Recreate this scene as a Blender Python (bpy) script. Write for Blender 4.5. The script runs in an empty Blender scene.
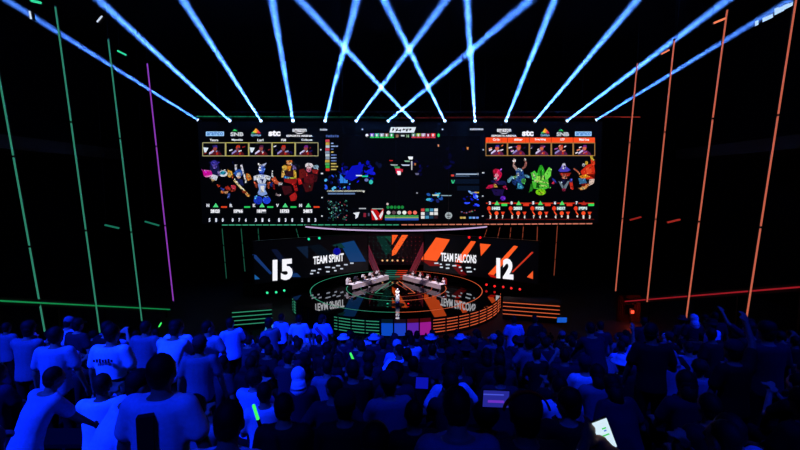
import bpy, bmesh, math, random
from mathutils import Vector, Matrix, Euler
random.seed(7)
PI = math.pi
C = bpy.context.scene.collection
SC = bpy.context.scene

# ------------------------------------------------------------------ camera
FPX = 430.0
PITCH = math.atan(40 / FPX)
CAMZ = 14.5
cd = bpy.data.cameras.new('camera'); cam = bpy.data.objects.new('camera', cd); C.objects.link(cam)
cd.sensor_width = 36; cd.lens = FPX * 36 / 800; cd.clip_end = 500; cd.clip_start = .05
cam.location = (0, 0, CAMZ); cam.rotation_euler = (PI / 2 - PITCH, 0, 0)
SC.camera = cam
FWD = Vector((0, math.cos(PITCH), -math.sin(PITCH))); UPV = Vector((0, math.sin(PITCH), math.cos(PITCH)))
O = Vector((0, 0, CAMZ))
def ray(px, py): return FWD * FPX + Vector((1, 0, 0)) * (px - 400) + UPV * (225 - py)
def at(px, py, Y):                      # point of the sight line at world depth Y
    d = ray(px, py); return O + d * (Y / d.y)
def atz(px, py, Z):                     # point of the sight line at world height Z
    d = ray(px, py); return O + d * ((Z - CAMZ) / d.z)
def lin(c):
    return tuple((x / 12.92 if x <= .04045 else ((x + .055) / 1.055) ** 2.4) for x in c[:3])
def H(s):
    return tuple(int(s[i:i + 2], 16) / 255 for i in (0, 2, 4))

# ------------------------------------------------------------------ materials
MATS = {}
def mat(name, col, rough=.7, metal=0, emit=None, strength=1, bump=0, noise=0, sample=True, spec=.5):
    if name in MATS: return MATS[name]
    m = bpy.data.materials.new(name); m.use_nodes = True; nt = m.node_tree
    b = nt.nodes['Principled BSDF']
    b.inputs['Base Color'].default_value = (*lin(col), 1); b.inputs['Roughness'].default_value = rough
    b.inputs['Metallic'].default_value = metal
    b.inputs['Specular IOR Level'].default_value = spec
    if emit:
        b.inputs['Emission Color'].default_value = (*lin(emit), 1); b.inputs['Emission Strength'].default_value = strength
    if noise or bump:
        tc = nt.nodes.new('ShaderNodeTexCoord'); n = nt.nodes.new('ShaderNodeTexNoise'); n.inputs['Scale'].default_value = noise or 30
        n.inputs['Detail'].default_value = 4
        nt.links.new(tc.outputs['Object'], n.inputs['Vector'])
        mx = nt.nodes.new('ShaderNodeMix'); mx.data_type = 'RGBA'
        l = lin(col)
        mx.inputs[6].default_value = (*[c * .75 for c in l], 1); mx.inputs[7].default_value = (*[min(1, c * 1.2) for c in l], 1)
        nt.links.new(n.outputs['Fac'], mx.inputs[0]); nt.links.new(mx.outputs[2], b.inputs['Base Color'])
        if bump:
            bp = nt.nodes.new('ShaderNodeBump'); bp.inputs['Strength'].default_value = bump; bp.inputs['Distance'].default_value = .02
            nt.links.new(n.outputs['Fac'], bp.inputs['Height']); nt.links.new(bp.outputs['Normal'], b.inputs['Normal'])
    if not sample: m.cycles.emission_sampling = 'NONE'
    MATS[name] = m; return m
def led(name, col, s=1, sample=True):
    return mat('led_' + name, (0.02, .02, .02), .5, emit=col, strength=s, sample=sample)
def gfx_mat():
    m = bpy.data.materials.new('screen_pixels'); m.use_nodes = True; nt = m.node_tree
    b = nt.nodes['Principled BSDF']; b.inputs['Base Color'].default_value = (.004, .004, .004, 1); b.inputs['Roughness'].default_value = .6
    b.inputs['Specular IOR Level'].default_value = .1
    a = nt.nodes.new('ShaderNodeAttribute'); a.attribute_name = 'pixel_colour'
    nt.links.new(a.outputs['Color'], b.inputs['Emission Color']); b.inputs['Emission Strength'].default_value = 1.0
    m.cycles.emission_sampling = 'NONE'
    return m
GFX = gfx_mat()

M_black = mat('black_paint', (.06, .06, .065), .7, noise=3)
M_dark = mat('matt_black_cloth', (.035, .035, .04), .95, noise=6, spec=.1)
M_wall = mat('dark_wall_panels', (.05, .05, .055), .95, noise=1.5, spec=.1)
M_metal = mat('black_metal', (.08, .08, .085), .45, .6)
M_steel = mat('truss_steel', (.16, .16, .17), .5, .7)
M_conc = mat('tribune_carpet', (.05, .05, .06), .95, noise=12, bump=.3, spec=.1)

# ------------------------------------------------------------------ object helpers
def tag(o, label=None, cat=None, group=None, kind=None):
    if label: o['label'] = label
    if cat: o['category'] = cat
    if group: o['group'] = group
    if kind: o['kind'] = kind
    return o
def empty(name, loc=(0, 0, 0), rz=0, label=None, cat=None, group=None):
    o = bpy.data.objects.new(name, None); C.objects.link(o); o.location = loc; o.rotation_euler = (0, 0, rz)
    o.empty_display_size = .1
    return tag(o, label, cat, group)
class MB:
    def __init__(s): s.v = []; s.f = []; s.c = []; s.col = (1, 1, 1)
    def add(s, vs, fs):
        k = len(s.v); s.v += [tuple(v) for v in vs]; s.f += [tuple(i + k for i in f) for f in fs]; s.c += [s.col] * len(fs); return s
    def box(s, c, d, rz=0, M=None):
        x, y, z = [q / 2 for q in d]; R = Matrix.Rotation(rz, 4, 'Z') if M is None else M
        vs = [Vector(c) + (R @ Vector((a * x, b * y, e * z))) for a in (-1, 1) for b in (-1, 1) for e in (-1, 1)]
        return s.add(vs, [(0, 1, 3, 2), (4, 6, 7, 5), (0, 4, 5, 1), (2, 3, 7, 6), (0, 2, 6, 4), (1, 5, 7, 3)])
    def tube(s, a, b, r, r2=None, n=10, cap=True):
        a = Vector(a); b = Vector(b); r2 = r if r2 is None else r2
        d = (b - a).normalized(); u = d.orthogonal().normalized(); w = d.cross(u)
        vs = []
        for p, q in ((a, r), (b, r2)):
            for i in range(n):
                t = 2 * PI * i / n; vs.append(p + (u * math.cos(t) + w * math.sin(t)) * q)
        fs = [(i, (i + 1) % n, n + (i + 1) % n, n + i) for i in range(n)]
        if cap: fs += [tuple(range(n))[::-1], tuple(range(n, 2 * n))]
        return s.add(vs, fs)
    def bar(s, a, b, w, t):            # rectangular bar from a to b
        a = Vector(a); b = Vector(b); d = (b - a).normalized(); u = Vector((0, 0, 1)).cross(d)
        if u.length < .01: u = Vector((1, 0, 0))
        u.normalize(); v = d.cross(u)
        vs = [p + u * i * w / 2 + v * j * t / 2 for p in (a, b) for i, j in ((-1, -1), (1, -1), (1, 1), (-1, 1))]
        return s.add(vs, [(0, 1, 2, 3)[::-1], (4, 5, 6, 7), (0, 1, 5, 4), (1, 2, 6, 5), (2, 3, 7, 6), (3, 0, 4, 7)])
    def lathe(s, prof, c=(0, 0, 0), n=24, M=None):
        vs = []
        for r, z in prof:
            for i in range(n):
                t = 2 * PI * i / n; v = Vector((r * math.cos(t), r * math.sin(t), z))
                if M is not None: v = M @ v
                vs.append(Vector(c) + v)
        fs = []
        for k in range(len(prof) - 1):
            for i in range(n):
                fs.append((k * n + i, k * n + (i + 1) % n, (k + 1) * n + (i + 1) % n, (k + 1) * n + i))
        fs.append(tuple(range(n))[::-1]); fs.append(tuple(range((len(prof) - 1) * n, len(prof) * n)))
        return s.add(vs, fs)
    def ell(s, c, r, M=None, nu=14, nv=9):
        vs = []; fs = []
        R = M if M is not None else Matrix.Identity(3)
        for j in range(nv + 1):
            p = PI * j / nv
            for i in range(nu):
                t = 2 * PI * i / nu
                vs.append(Vector(c) + R @ Vector((r[0] * math.sin(p) * math.cos(t), r[1] * math.sin(p) * math.sin(t), r[2] * math.cos(p))))
        for j in range(nv):
            for i in range(nu):
                a, b = j * nu + i, j * nu + (i + 1) % nu
                fs.append((a, a + nu, b + nu, b))
        return s.add(vs, fs)
    def cap(s, a, b, ra, rb, n=12):     # tapered limb segment with round ends
        a = Vector(a); b = Vector(b)
        s.tube(a, b, ra, rb, n)
        s.ell(a, (ra,) * 3, nu=n, nv=6); s.ell(b, (rb,) * 3, nu=n, nv=6)
        return s
    def arc(s, c, r0, r1, z0, z1, a0, a1, n=64):     # curved rectangular rail
        vs = []
        for i in range(n + 1):
            t = a0 + (a1 - a0) * i / n
            for r, z in ((r0, z0), (r1, z0), (r1, z1), (r0, z1)):
                vs.append((c[0] + r * math.cos(t), c[1] + r * math.sin(t), z))
        fs = []
        for i in range(n):
            for k in range(4):
                a = i * 4 + k; b = i * 4 + (k + 1) % 4; fs.append((a, b, b + 4, a + 4))
        fs.append((0, 1, 2, 3)[::-1]); fs.append((4 * n, 4 * n + 1, 4 * n + 2, 4 * n + 3))
        return s.add(vs, fs)
    def mesh(s, name, m=None, smooth=False, colours=False):
        me = bpy.data.meshes.new(name); me.from_pydata(s.v, [], s.f); me.update()
        if m: me.materials.append(m)
        if smooth:
            for p in me.polygons: p.use_smooth = True
        if colours:
            at_ = me.color_attributes.new('pixel_colour', 'FLOAT_COLOR', 'CORNER')
            for p, c in zip(me.polygons, s.c):
                for li in p.loop_indices: at_.data[li].color = (*lin(c), 1)
        return me
    def build(s, name, m=None, parent=None, smooth=False, colours=False, fix=True):
        me = s.mesh(name, m, smooth, colours)
        if fix and not colours:
            bm = bmesh.new(); bm.from_mesh(me); bmesh.ops.recalc_face_normals(bm, faces=bm.faces); bm.to_mesh(me); bm.free()
        o = bpy.data.objects.new(name, me); C.objects.link(o)
        if parent: o.parent = parent
        return o
def struct(name, mb, m, label=None):
    o = mb.build(name, m); o['kind'] = 'structure'
    return o
def copy_tree(o, parent=None):
    c = o.copy(); C.objects.link(c); c.parent = parent
    for ch in list(o.children): copy_tree(ch, c)
    return c

# text as 2D triangles
_tc = {}
def text2d(s, bold=.0, shear=0):
    k = (s, bold, shear)
    if k in _tc: return _tc[k]
    cu = bpy.data.curves.new('t', 'FONT'); cu.body = s; cu.size = 1; cu.offset = bold; cu.resolution_u = 3; cu.shear = shear
    ob = bpy.data.objects.new('t', cu); C.objects.link(ob)
    dg = bpy.context.evaluated_depsgraph_get(); me = bpy.data.meshes.new_from_object(ob.evaluated_get(dg))
    vs = [(v.co.x, v.co.y) for v in me.vertices]; fs = [tuple(p.vertices) for p in me.polygons]
    bpy.data.objects.remove(ob); bpy.data.curves.remove(cu); bpy.data.meshes.remove(me)
    x0 = min(v[0] for v in vs); x1 = max(v[0] for v in vs); y0 = min(v[1] for v in vs); y1 = max(v[1] for v in vs)
    vs = [((x - x0) / (x1 - x0), (y - y0) / (y1 - y0)) for x, y in vs]
    _tc[k] = (vs, fs); return vs, fs
class GX(MB):                          # graphics shown on a flat display; mp(x, y, layer) -> world point
    def __init__(s, mp): super().__init__(); s.mp = mp; s.lay = 1
    def poly(s, pts, col):
        s.col = col; s.lay += .02
        return s.add([s.mp(x, y, s.lay) for x, y in pts], [tuple(range(len(pts)))])
    def rect(s, x0, y0, x1, y1, col): return s.poly([(x0, y0), (x1, y0), (x1, y1), (x0, y1)], col)
    def frame(s, x0, y0, x1, y1, w, col):
        s.rect(x0, y0, x1, y0 + w, col); s.rect(x0, y1 - w, x1, y1, col); s.rect(x0, y0, x0 + w, y1, col); s.rect(x1 - w, y0, x1, y1, col)
    def disc(s, x, y, rx, ry, col, n=14):
        return s.poly([(x + rx * math.cos(2 * PI * i / n), y + ry * math.sin(2 * PI * i / n)) for i in range(n)], col)
    def text(s, t, x0, y0, x1, y1, col, bold=0.02, shear=0, slope=0):
        vs, fs = text2d(t, bold, shear); s.col = col; s.lay += .05
        return s.add([s.mp(x0 + u * (x1 - x0), y1 - v * (y1 - y0) + slope * u, s.lay) for u, v in vs], fs)
    def put(s, name, parent):
        return s.build(name, GFX, parent, colours=True, fix=False)

# ------------------------------------------------------------------ the hall
STAGE_Z = 1.8
SX, SY, SR = -.45, 52.5, 12.6
struct('floor', MB().box((0, 36, -.1), (100, 84, .2)), M_black)
def side_wall(sgn):
    x = 44 * sgn
    mb = MB().box((x + .4 * sgn + 2.2 * sgn, 32, 17), (.8, 80, 35))
    return mb
struct('wall_left', side_wall(-1), M_wall)
struct('wall_right', side_wall(1), M_wall)
struct('wall_back', MB().box((0, 72.3, 17), (96, .6, 35)), M_wall)
struct('wall_rear', MB().box((0, -7.3, 17), (96, .6, 35)), M_wall)
struct('ceiling', MB().box((0, 32.5, 34.8), (96, 80.6, .6)), M_wall)

# stepped stand under the spectators
ROW = .85
def gz(y):                              # height of the tread at depth y
    k = math.floor((y + 1.2) / ROW)
    yy = -1.2 + k * ROW + ROW / 2
    return 11.9 - .283 * (yy - 2.0)
st = MB(); k = 0; y = -1.2 - 5 * ROW
prev = None
while y < 12.3:
    z = gz(y + .01)
    st.box((0, y + ROW / 2, z / 2), (52, ROW, z)); y += ROW
YF = y
struct('floor_tribune', st, M_conc)
# front parapet of the stand
struct('trim_1', MB().box((0, YF + .06, gz(YF - .1) / 2 + .2), (52, .12, gz(YF - .1) + .4)), M_black)

# side balconies
for sgn, nm in ((-1, 'trim_2'), (1, 'trim_3')):
    mb = MB()
    mb.box((sgn * 41.5, 34, 18.2), (8.0, 50, .5)); mb.box((sgn * 37.5, 34, 18.8), (.12, 50, .9))
    struct(nm, mb, M_black)

# ------------------------------------------------------------------ stage
def stagepart(name, mb, m, parent, smooth=False): return mb.build(name, m, parent, smooth)
stage = empty('stage', (0, 0, 0), label='round black glossy stage with glowing floor rings before the big screen', cat='stage')
M_gloss = mat('polished_black_floor', (.010, .010, .012), .03, 0, spec=1.0)
M_gloss.node_tree.nodes['Principled BSDF'].inputs['IOR'].default_value = 2.3
def disc_mb(c, r, z0, z1, n=96):
    return MB().lathe([(r, z0), (r, z1)], (c[0], c[1], 0), n)
d_ = disc_mb((SX, SY), SR, 0.0, STAGE_Z); stagepart('platform', d_, M_gloss, stage)
stagepart('rear_deck', MB().box((SX, 61.5, .8), (40, 13, 1.596)).box((SX, 61.5, STAGE_Z - .102), (40, 13, .196)), M_gloss, stage)
G1 = led('green', (.22, .62, .48), .75); G2 = led('green_bright', (.25, .85, .6), 1.0); R1 = led('orange', (.95, .42, .25), .7); R2 = led('orange_bright', (1, .5, .3), 1.0)
GD = led('green_dim', (.10, .42, .32), .6, False); RD = led('orange_dim', (.75, .3, .18), .55, False)
WH = led('white', (.95, .93, 1), 1.0)
for r, w in ((10.55, .10), (6.2, .09), (4.45, .09)):
    for m_, a0, a1 in ((G1 if r > 5 else GD, PI / 2, PI * 1.5), (R1 if r > 5 else RD, -PI / 2, PI / 2)):
        stagepart('floor_ring', MB().arc((SX, SY + .1), r - w, r, STAGE_Z, STAGE_Z + .006, a0, a1, 96), m_, stage)
# triangular emblem in the floor
tri = [atz(375, 293, STAGE_Z), atz(391, 281, STAGE_Z), atz(399, 281, STAGE_Z), atz(415, 293, STAGE_Z)]
for a, b, m_ in ((0, 1, G1), (2, 3, R1)):
    mb = MB(); mb.bar(tri[a] + Vector((0, 0, .005)), tri[b] + Vector((0, 0, .005)), .11, .01)
    p = tri[a].lerp(tri[b], 0.0); q = p + (Vector((1.4 if a == 0 else -1.4, 0, 0)) if a == 0 else Vector((0, 0, 0)))
    stagepart('floor_emblem', mb, m_, stage)
for pts, m_ in (([(375, 293), (383, 293.5)], G1), ([(415, 293), (408, 293.5)], R1), ([(383, 290), (394, 283)], GD), ([(407, 290), (396, 283)], RD)):
    a, b = [atz(x, y_, STAGE_Z + .006) for x, y_ in pts]
    stagepart('floor_emblem', MB().bar(a, b, .1, .01), m_, stage)
# fascia: four glowing curved strips each side, segmented panel at the middle
AC = math.radians(11.2); SH_ = .085
for k in range(5):
    z = .30 + k * .30
    for m_, a0, a1 in ((G1, PI * 1.5 - .50, PI * 1.5 - AC + SH_), (G1, PI * 1.5 - 1.22, PI * 1.5 - 1.08), (R1, -PI / 2 + AC + SH_, -PI * .02)):
        stagepart('fascia_strip', MB().arc((SX, SY), SR, SR + .05, z, z + .055, a0, a1, 60), m_, stage)
for i in range(13):
    for sgn in (-1, 1):
        a = -PI / 2 + SH_ + sgn * (AC + .005 + i * .115)
        c = (SX + (SR + .05) * math.cos(a), SY + (SR + .05) * math.sin(a))
        stagepart('fascia_post', MB().box((c[0], c[1], .85), (.09, .14, 1.7), a), M_black, stage)
for i in range(4):
    cols = [(.05, .32, .85), (.12, .28, .85), (.42, .16, .75), (.68, .12, .62)]
    a0 = -PI / 2 + SH_ - AC + 2 * AC * i / 4 + .006; a1 = -PI / 2 + SH_ - AC + 2 * AC * (i + 1) / 4 - .006
    stagepart('fascia_panel', MB().arc((SX, SY), SR, SR + .06, .18, 1.38, a0, a1, 8), led('panel%d' % i, cols[i], .75), stage)
    stagepart('fascia_trim', MB().arc((SX, SY), SR, SR + .04, 1.42, 1.78, a0, a1, 8), led('trim%d' % i, [(.02, .10, .14), (.10, .05, .08), (.30, .04, .08), (.30, .03, .06)][i], .8), stage)
# added steps at the back centre; glowing strips imitate the backdrop's floor reflection
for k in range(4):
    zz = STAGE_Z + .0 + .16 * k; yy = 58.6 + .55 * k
    mb = MB().box((SX, yy + .5, zz + .08), (5.4 - .6 * k, 1.0, .16)); stagepart('added_step', mb, M_black, stage)
    stagepart('reflection_strip', MB().box((SX - .9 + .05 * k, yy - .005, zz + .09), (2.7 - .4 * k, .02, .10)), led('reflection_teal', (.08, .50, .42), .7), stage)
    stagepart('reflection_strip', MB().box((SX + .95 - .05 * k, yy - .005, zz + .09), (2.7 - .4 * k, .02, .10)), led('reflection_red', (.95, .25, .12), .7), stage)

# side platforms with strips
for sgn, m_, px0, px1, ys0, ys1, lab in ((-1, G1, 232, 272, 313.5, 310.5, 'green'), (1, R1, 560, 503, 307, 303, 'orange')):
    a = atz(px0, ys0, STAGE_Z); b = atz(px1, ys1, STAGE_Z)
    a.z = b.z = 0; t = empty('side_platform', ((a.x + b.x) / 2, (a.y + b.y) / 2, 0), label='black side platform with four glowing %s strips beside the round stage' % lab, cat='platform')
    oo = Vector(t.location); a0 = Vector((a.x, a.y, 0)) - oo; b0 = Vector((b.x, b.y, 0)) - oo
    d = (b0 - a0).normalized(); n = Vector((-d.y, d.x, 0)); n = n if n.y > 0 else -n
    ang = math.atan2(d.y, d.x); c = (a0 + b0) / 2 + n * 1.1
    MB().box((c.x, c.y, STAGE_Z / 2 + .1), ((b0 - a0).length, 2.2, STAGE_Z + .2), ang).build('platform_deck', M_black, t)
    for k in range(4):
        p = (a0 + b0) / 2 - n * .03
        MB().box((p.x, p.y, .62 + k * .42), ((b0 - a0).length, .05, .07), ang).build('glowing_strip', m_, t)

# ------------------------------------------------------------------ wing screens
def wing(pL, pR, zb, zt, label, name='stage_screen'):
    pL = Vector(pL); pR = Vector(pR)
    t = empty(name, (0, 0, 0), label=label, cat='screen')
    d = (pR - pL); L = d.length; d.normalize(); n = Vector((d.y, -d.x, 0))
    if n.y > 0: n = -n
    def mp(px, py, lay):
        r = ray(px, py); tt = (Vector((pL.x, pL.y, 0)) - Vector((O.x, O.y, 0))).dot(n) / r.dot(n)
        return O + r * tt + n * (.01 + .006 * lay)
    ang = math.atan2(d.y, d.x); c = (pL + pR) / 2 - n * .22
    MB().box((c.x, c.y, (zb + zt) / 2), (L, .4, zt - zb), ang).build('display_cabinet', mat('screen_face', (.012, .016, .03), .5, emit=(.008, .012, .03), strength=.5, sample=False), t)
    mb = MB()
    for z in (zb - .06, zt + .06): mb.box((c.x, c.y, z), (L + .2, .5, .12), ang)
    for p in (pL, pR): mb.box((p.x - n.x * .22, p.y - n.y * .22, (zb + zt) / 2), (.12, .5, zt - zb + .24), ang)
    mb.build('frame', M_metal, t)
    return t, mp
ZB, ZT = STAGE_Z + 1.0, STAGE_Z + 6.0
wl, mpl = wing((-17.3, 50.2, 0), (-4.4, 58.8, 0), ZB, ZT, 'angled display reading 15 and TEAM SPIRIT, with blue stripes')
wr, mpr = wing((16.4, 50.2, 0), (3.3, 58.8, 0), ZB, ZT, 'angled display reading 12 and TEAM FALCONS, with orange stripes')
W = (.97, .97, 1)
g = GX(mpl)
g.poly([(340, 243.5), (354, 240.5), (366, 261.5), (350, 262)], (.05, .22, .42)); g.poly([(332, 245), (341, 243), (345, 248), (338, 248)], (.04, .2, .2))
g.poly([(271, 249.5), (277, 249), (298, 276), (291, 276.5)], (.04, .07, .17)); g.poly([(252, 254), (256, 255), (272, 273), (270, 274.5), (254, 258)], (.08, .2, .42))
g.poly([(296, 247), (308, 246), (308, 259)], (.05, .11, .2)); g.poly([(254, 274), (254, 279.5), (260, 279)], (.1, .35, .6))
g.poly([(290, 274), (297, 273), (301, 277), (292, 277)], (.07, .2, .4)); g.poly([(308, 246), (320, 244), (340, 262), (328, 264)], (.02, .05, .09))
g.put('stripe_graphic', wl)
g = GX(mpl); g.lay = 8; g.text('15', 272.5, 260, 292.5, 281, W, .05, slope=-1.6); g.put('score_number', wl)
g = GX(mpl); g.lay = 8; g.text('TEAM SPIRIT', 313, 256.5, 343.5, 264.5, W, .03, slope=-3.5); g.put('team_name', wl)
for (x, y_, w_) in ((311, 270, 4.5), (318, 268.5, 3), (325, 266.5, 5), (332, 267, 3), (336, 265, 4), (344, 264, 3.5), (350, 262.5, 3.5), (310, 273, 3), (317, 272, 2), (326, 271, 3.5), (334, 270, 2.5), (340, 268, 3)):
    g = GX(mpl); g.lay = 5; g.rect(x, y_, x + w_, y_ + 1.3, (.75, .78, .85)); g.put('name_entry', wl)
OR = (1, .36, .14); RE = (.75, .08, .05)
g = GX(mpr)
g.poly([(436, 237.5), (450, 239.5), (437, 261), (421, 259.5)], OR); g.poly([(421, 260), (437, 261.5), (441, 266), (430, 266)], (.45, .05, .04))
g.poly([(471, 241), (476, 241.5), (462, 263), (455, 262)], OR); g.poly([(455, 264), (460, 265), (464, 273), (458, 271)], RE)
g.poly([(480, 243.5), (491, 244.5), (481, 256)], OR); g.poly([(514, 245.5), (518, 246.5), (494, 275), (488, 274)], OR)
g.poly([(532, 251.5), (533.5, 252.5), (513, 272.5), (511.5, 272)], (.75, .2, .12)); g.poly([(533, 271), (533, 279), (527, 277)], (.95, .35, .16))
g.poly([(488, 274), (494, 275), (497, 278), (491, 277)], RE); g.poly([(452, 266), (459, 266), (468, 276), (461, 276)], (.35, .03, .05))
g.put('stripe_graphic', wr)
g = GX(mpr); g.lay = 8; g.text('12', 496.5, 257.5, 513.5, 278, W, .05, slope=1.6); g.put('score_number', wr)
g = GX(mpr); g.lay = 8; g.text('TEAM FALCONS', 441, 252.5, 476.5, 261, W, .03, slope=2.5); g.put('team_name', wr)
for (x, y_, w_) in ((434.5, 262.5, 4), (440, 263.5, 2), (446, 264, 4), (452.5, 265, 4), (459, 266.5, 2.5), (466, 267, 5), (474, 268.5, 1.5), (440, 266.5, 3), (446, 267.5, 3.5), (461, 270, 1.5), (467, 271, 5)):
    g = GX(mpr); g.lay = 5; g.rect(x, y_, x + w_, y_ + 1.3, (.8, .85, .9)); g.put('name_entry', wr)

# centre backdrop of dots and stripes
def mpc(Y):
    return lambda px, py, lay: at(px, py, Y) - Vector((0, .01 + .006 * lay, 0))
bt = empty('led_backdrop', (0, 0, 0), label='dotted LED wall with orange and teal stripes behind the stage centre', cat='screen')
p0 = at(366, 233.5, 62.5); p1 = at(430, 265, 62.5)
MB().box(((p0.x + p1.x) / 2, 62.75, (p0.z + p1.z) / 2), (p1.x - p0.x, .5, p0.z - p1.z)).build('display_cabinet', mat('backdrop_face', (.02, .015, .02), .5, emit=(.05, .012, .03), strength=.6, sample=False), bt)
g = GX(mpc(62.49))
g.poly([(376, 236), (384, 236), (392, 250), (386, 256)], (.03, .16, .14)); g.poly([(384, 236), (391, 236), (391, 243)], (.04, .24, .18))
g.poly([(392, 235), (398, 235), (392, 245)], OR); g.poly([(402, 235), (408, 235), (396, 254), (392, 256), (392, 251)], (1, .38, .15))
g.put('stripe_graphic', bt)
g = GX(mpc(62.49)); g.lay = 6
for i in range(15):
    for j in range(7):
        x, y_ = 369 + i * 4.2, 237 + j * 4
        if random.random() < .8: g.rect(x, y_, x + .7, y_ + .7, (.12, .35, .32) if x < 392 else (.5, .15, .18))
g.put('dot_grid', bt)
for x in (382.5, 387.3, 392.4, 397.5, 403):
    g = GX(mpc(62.49)); g.lay = 8; g.disc(x, 260.4, .9, .9, (1, .75, .5)); g.put('lamp_dot', bt)

# leaning light columns
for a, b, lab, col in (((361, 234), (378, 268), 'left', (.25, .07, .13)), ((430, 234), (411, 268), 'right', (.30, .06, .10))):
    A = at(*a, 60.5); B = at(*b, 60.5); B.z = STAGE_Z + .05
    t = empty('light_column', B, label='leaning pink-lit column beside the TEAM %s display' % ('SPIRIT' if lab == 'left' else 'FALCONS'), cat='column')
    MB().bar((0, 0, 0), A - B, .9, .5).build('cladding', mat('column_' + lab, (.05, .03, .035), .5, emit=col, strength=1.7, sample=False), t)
    mb = MB()
    for o_ in (-.42, .42): mb.bar(Vector((o_, -.28, 0)), A - B + Vector((o_, -.28, 0)), .07, .06)
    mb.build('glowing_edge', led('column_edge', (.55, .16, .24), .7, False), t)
    MB().box((0, 0, .05), (1.4, .9, .1)).build('base_plate', M_metal, t)

# ------------------------------------------------------------------ main LED screen
YS = 60.0
def mps(px, py, lay): return at(px, py, YS) - Vector((0, .01 + .008 * lay, 0))
ms = empty('led_screen', at(400, 222, YS) + Vector((0, .3, 0)), label='giant rectangular LED screen with portraits, logos and a dark game view', cat='screen')
MSO = Vector(ms.location)
pa, pb = at(203, 122, YS), at(598, 223.5, YS)
xs0, xs1, zs0, zs1 = -27.7, 27.8, pb.z, pa.z
cab = MB().box((0, YS + .3, (zs0 + zs1) / 2), (xs1 - xs0, .6, zs1 - zs0))
MINV = Matrix.Translation(-MSO)
def under(o, p=ms, inv=MINV): o.parent = p; o.matrix_parent_inverse = inv.copy(); return o
under(cab.build('display_cabinet', mat('main_face', (.01, .012, .02), .6, emit=(.012, .016, .04), strength=.5, sample=False)))
fr = MB()
for z in (zs0 - .1, zs1 + .1): fr.box((0, YS + .3, z), (xs1 - xs0 + .4, .8, .2))
for x in (xs0 - .1, xs1 + .1): fr.box((x, YS + .3, (zs0 + zs1) / 2), (.2, .8, zs1 - zs0 + .4))
under(fr.build('frame', M_metal))
def sg(): return GX(mps)
def sput(g, n): return under(g.put(n, None))

LB = (.62, .82, 1)
def logos(xs, mirrored):
    # xs: five x ranges for box, SNB, mountain mark, stc, amazon
    (a0, a1), (b0, b1), (c0, c1), (d0, d1), (e0, e1) = xs
    g = sg(); g.rect(a0, 131.6, a1, 136, LB); g.lay = 3; g.text('aramco', a0 + 1, 132.3, a1 - 1, 135.4, (.12, .38, .72), .02); sput(g, 'sponsor_logo')
    g = sg(); g.text('SNB', b0, 132.2, b1, 136.2, (.78, .8, .82), .04)
    g.poly([(b0 + 2, 131.2), (b0 + 3.5, 129.3), (b0 + 5.5, 129.5), (b0 + 7, 131.4), (b0 + 4.5, 130.9)], (.15, .7, .3)); sput(g, 'sponsor_logo')
    cx = (c0 + c1) / 2
    g = sg(); g.poly([(c0, 133.3), (c0 + 3, 130.8), (cx - .4, 133.3)], (.2, .7, .4)); g.poly([(c0 + 2, 132), (cx, 128.2), (cx + .6, 133.2)], (.98, .75, .2))
    g.poly([(cx, 128.2), (cx + 2.6, 130.6), (cx + .8, 133.2)], (.95, .45, .2)); g.poly([(cx + 1, 133.3), (cx + 2.6, 130.5), (c1, 133.3)], (.85, .2, .3))
    g.text('Qiddiya', c0, 134, c1, 136.7, (.6, .8, .95), .01); sput(g, 'sponsor_logo')
    g = sg(); g.text('stc', d0, 130.2, d1, 136.2, W, .05); sput(g, 'sponsor_logo')
    g = sg(); ex = (e0 + e1) / 2; g.text('amazon', ex - 7, 128.8, ex + 7, 131.8, W, .02)
    g.poly([(ex - 5, 132), (ex - 2, 133), (ex + 2, 133), (ex + 5, 132), (ex + 2, 133.7), (ex - 2, 133.7)], W)
    g.text('ESPORTS ARENA', e0, 134.9, e1, 136.8, W, .03); sput(g, 'sponsor_logo')
logos([(206, 224), (230.5, 243.5), (251, 261), (268.5, 280.5), (286.5, 312.5)], False)
logos([(575, 591.5), (556.5, 569), (540.5, 549.5), (522, 533.5), (491.5, 516.5)], True)

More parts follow.
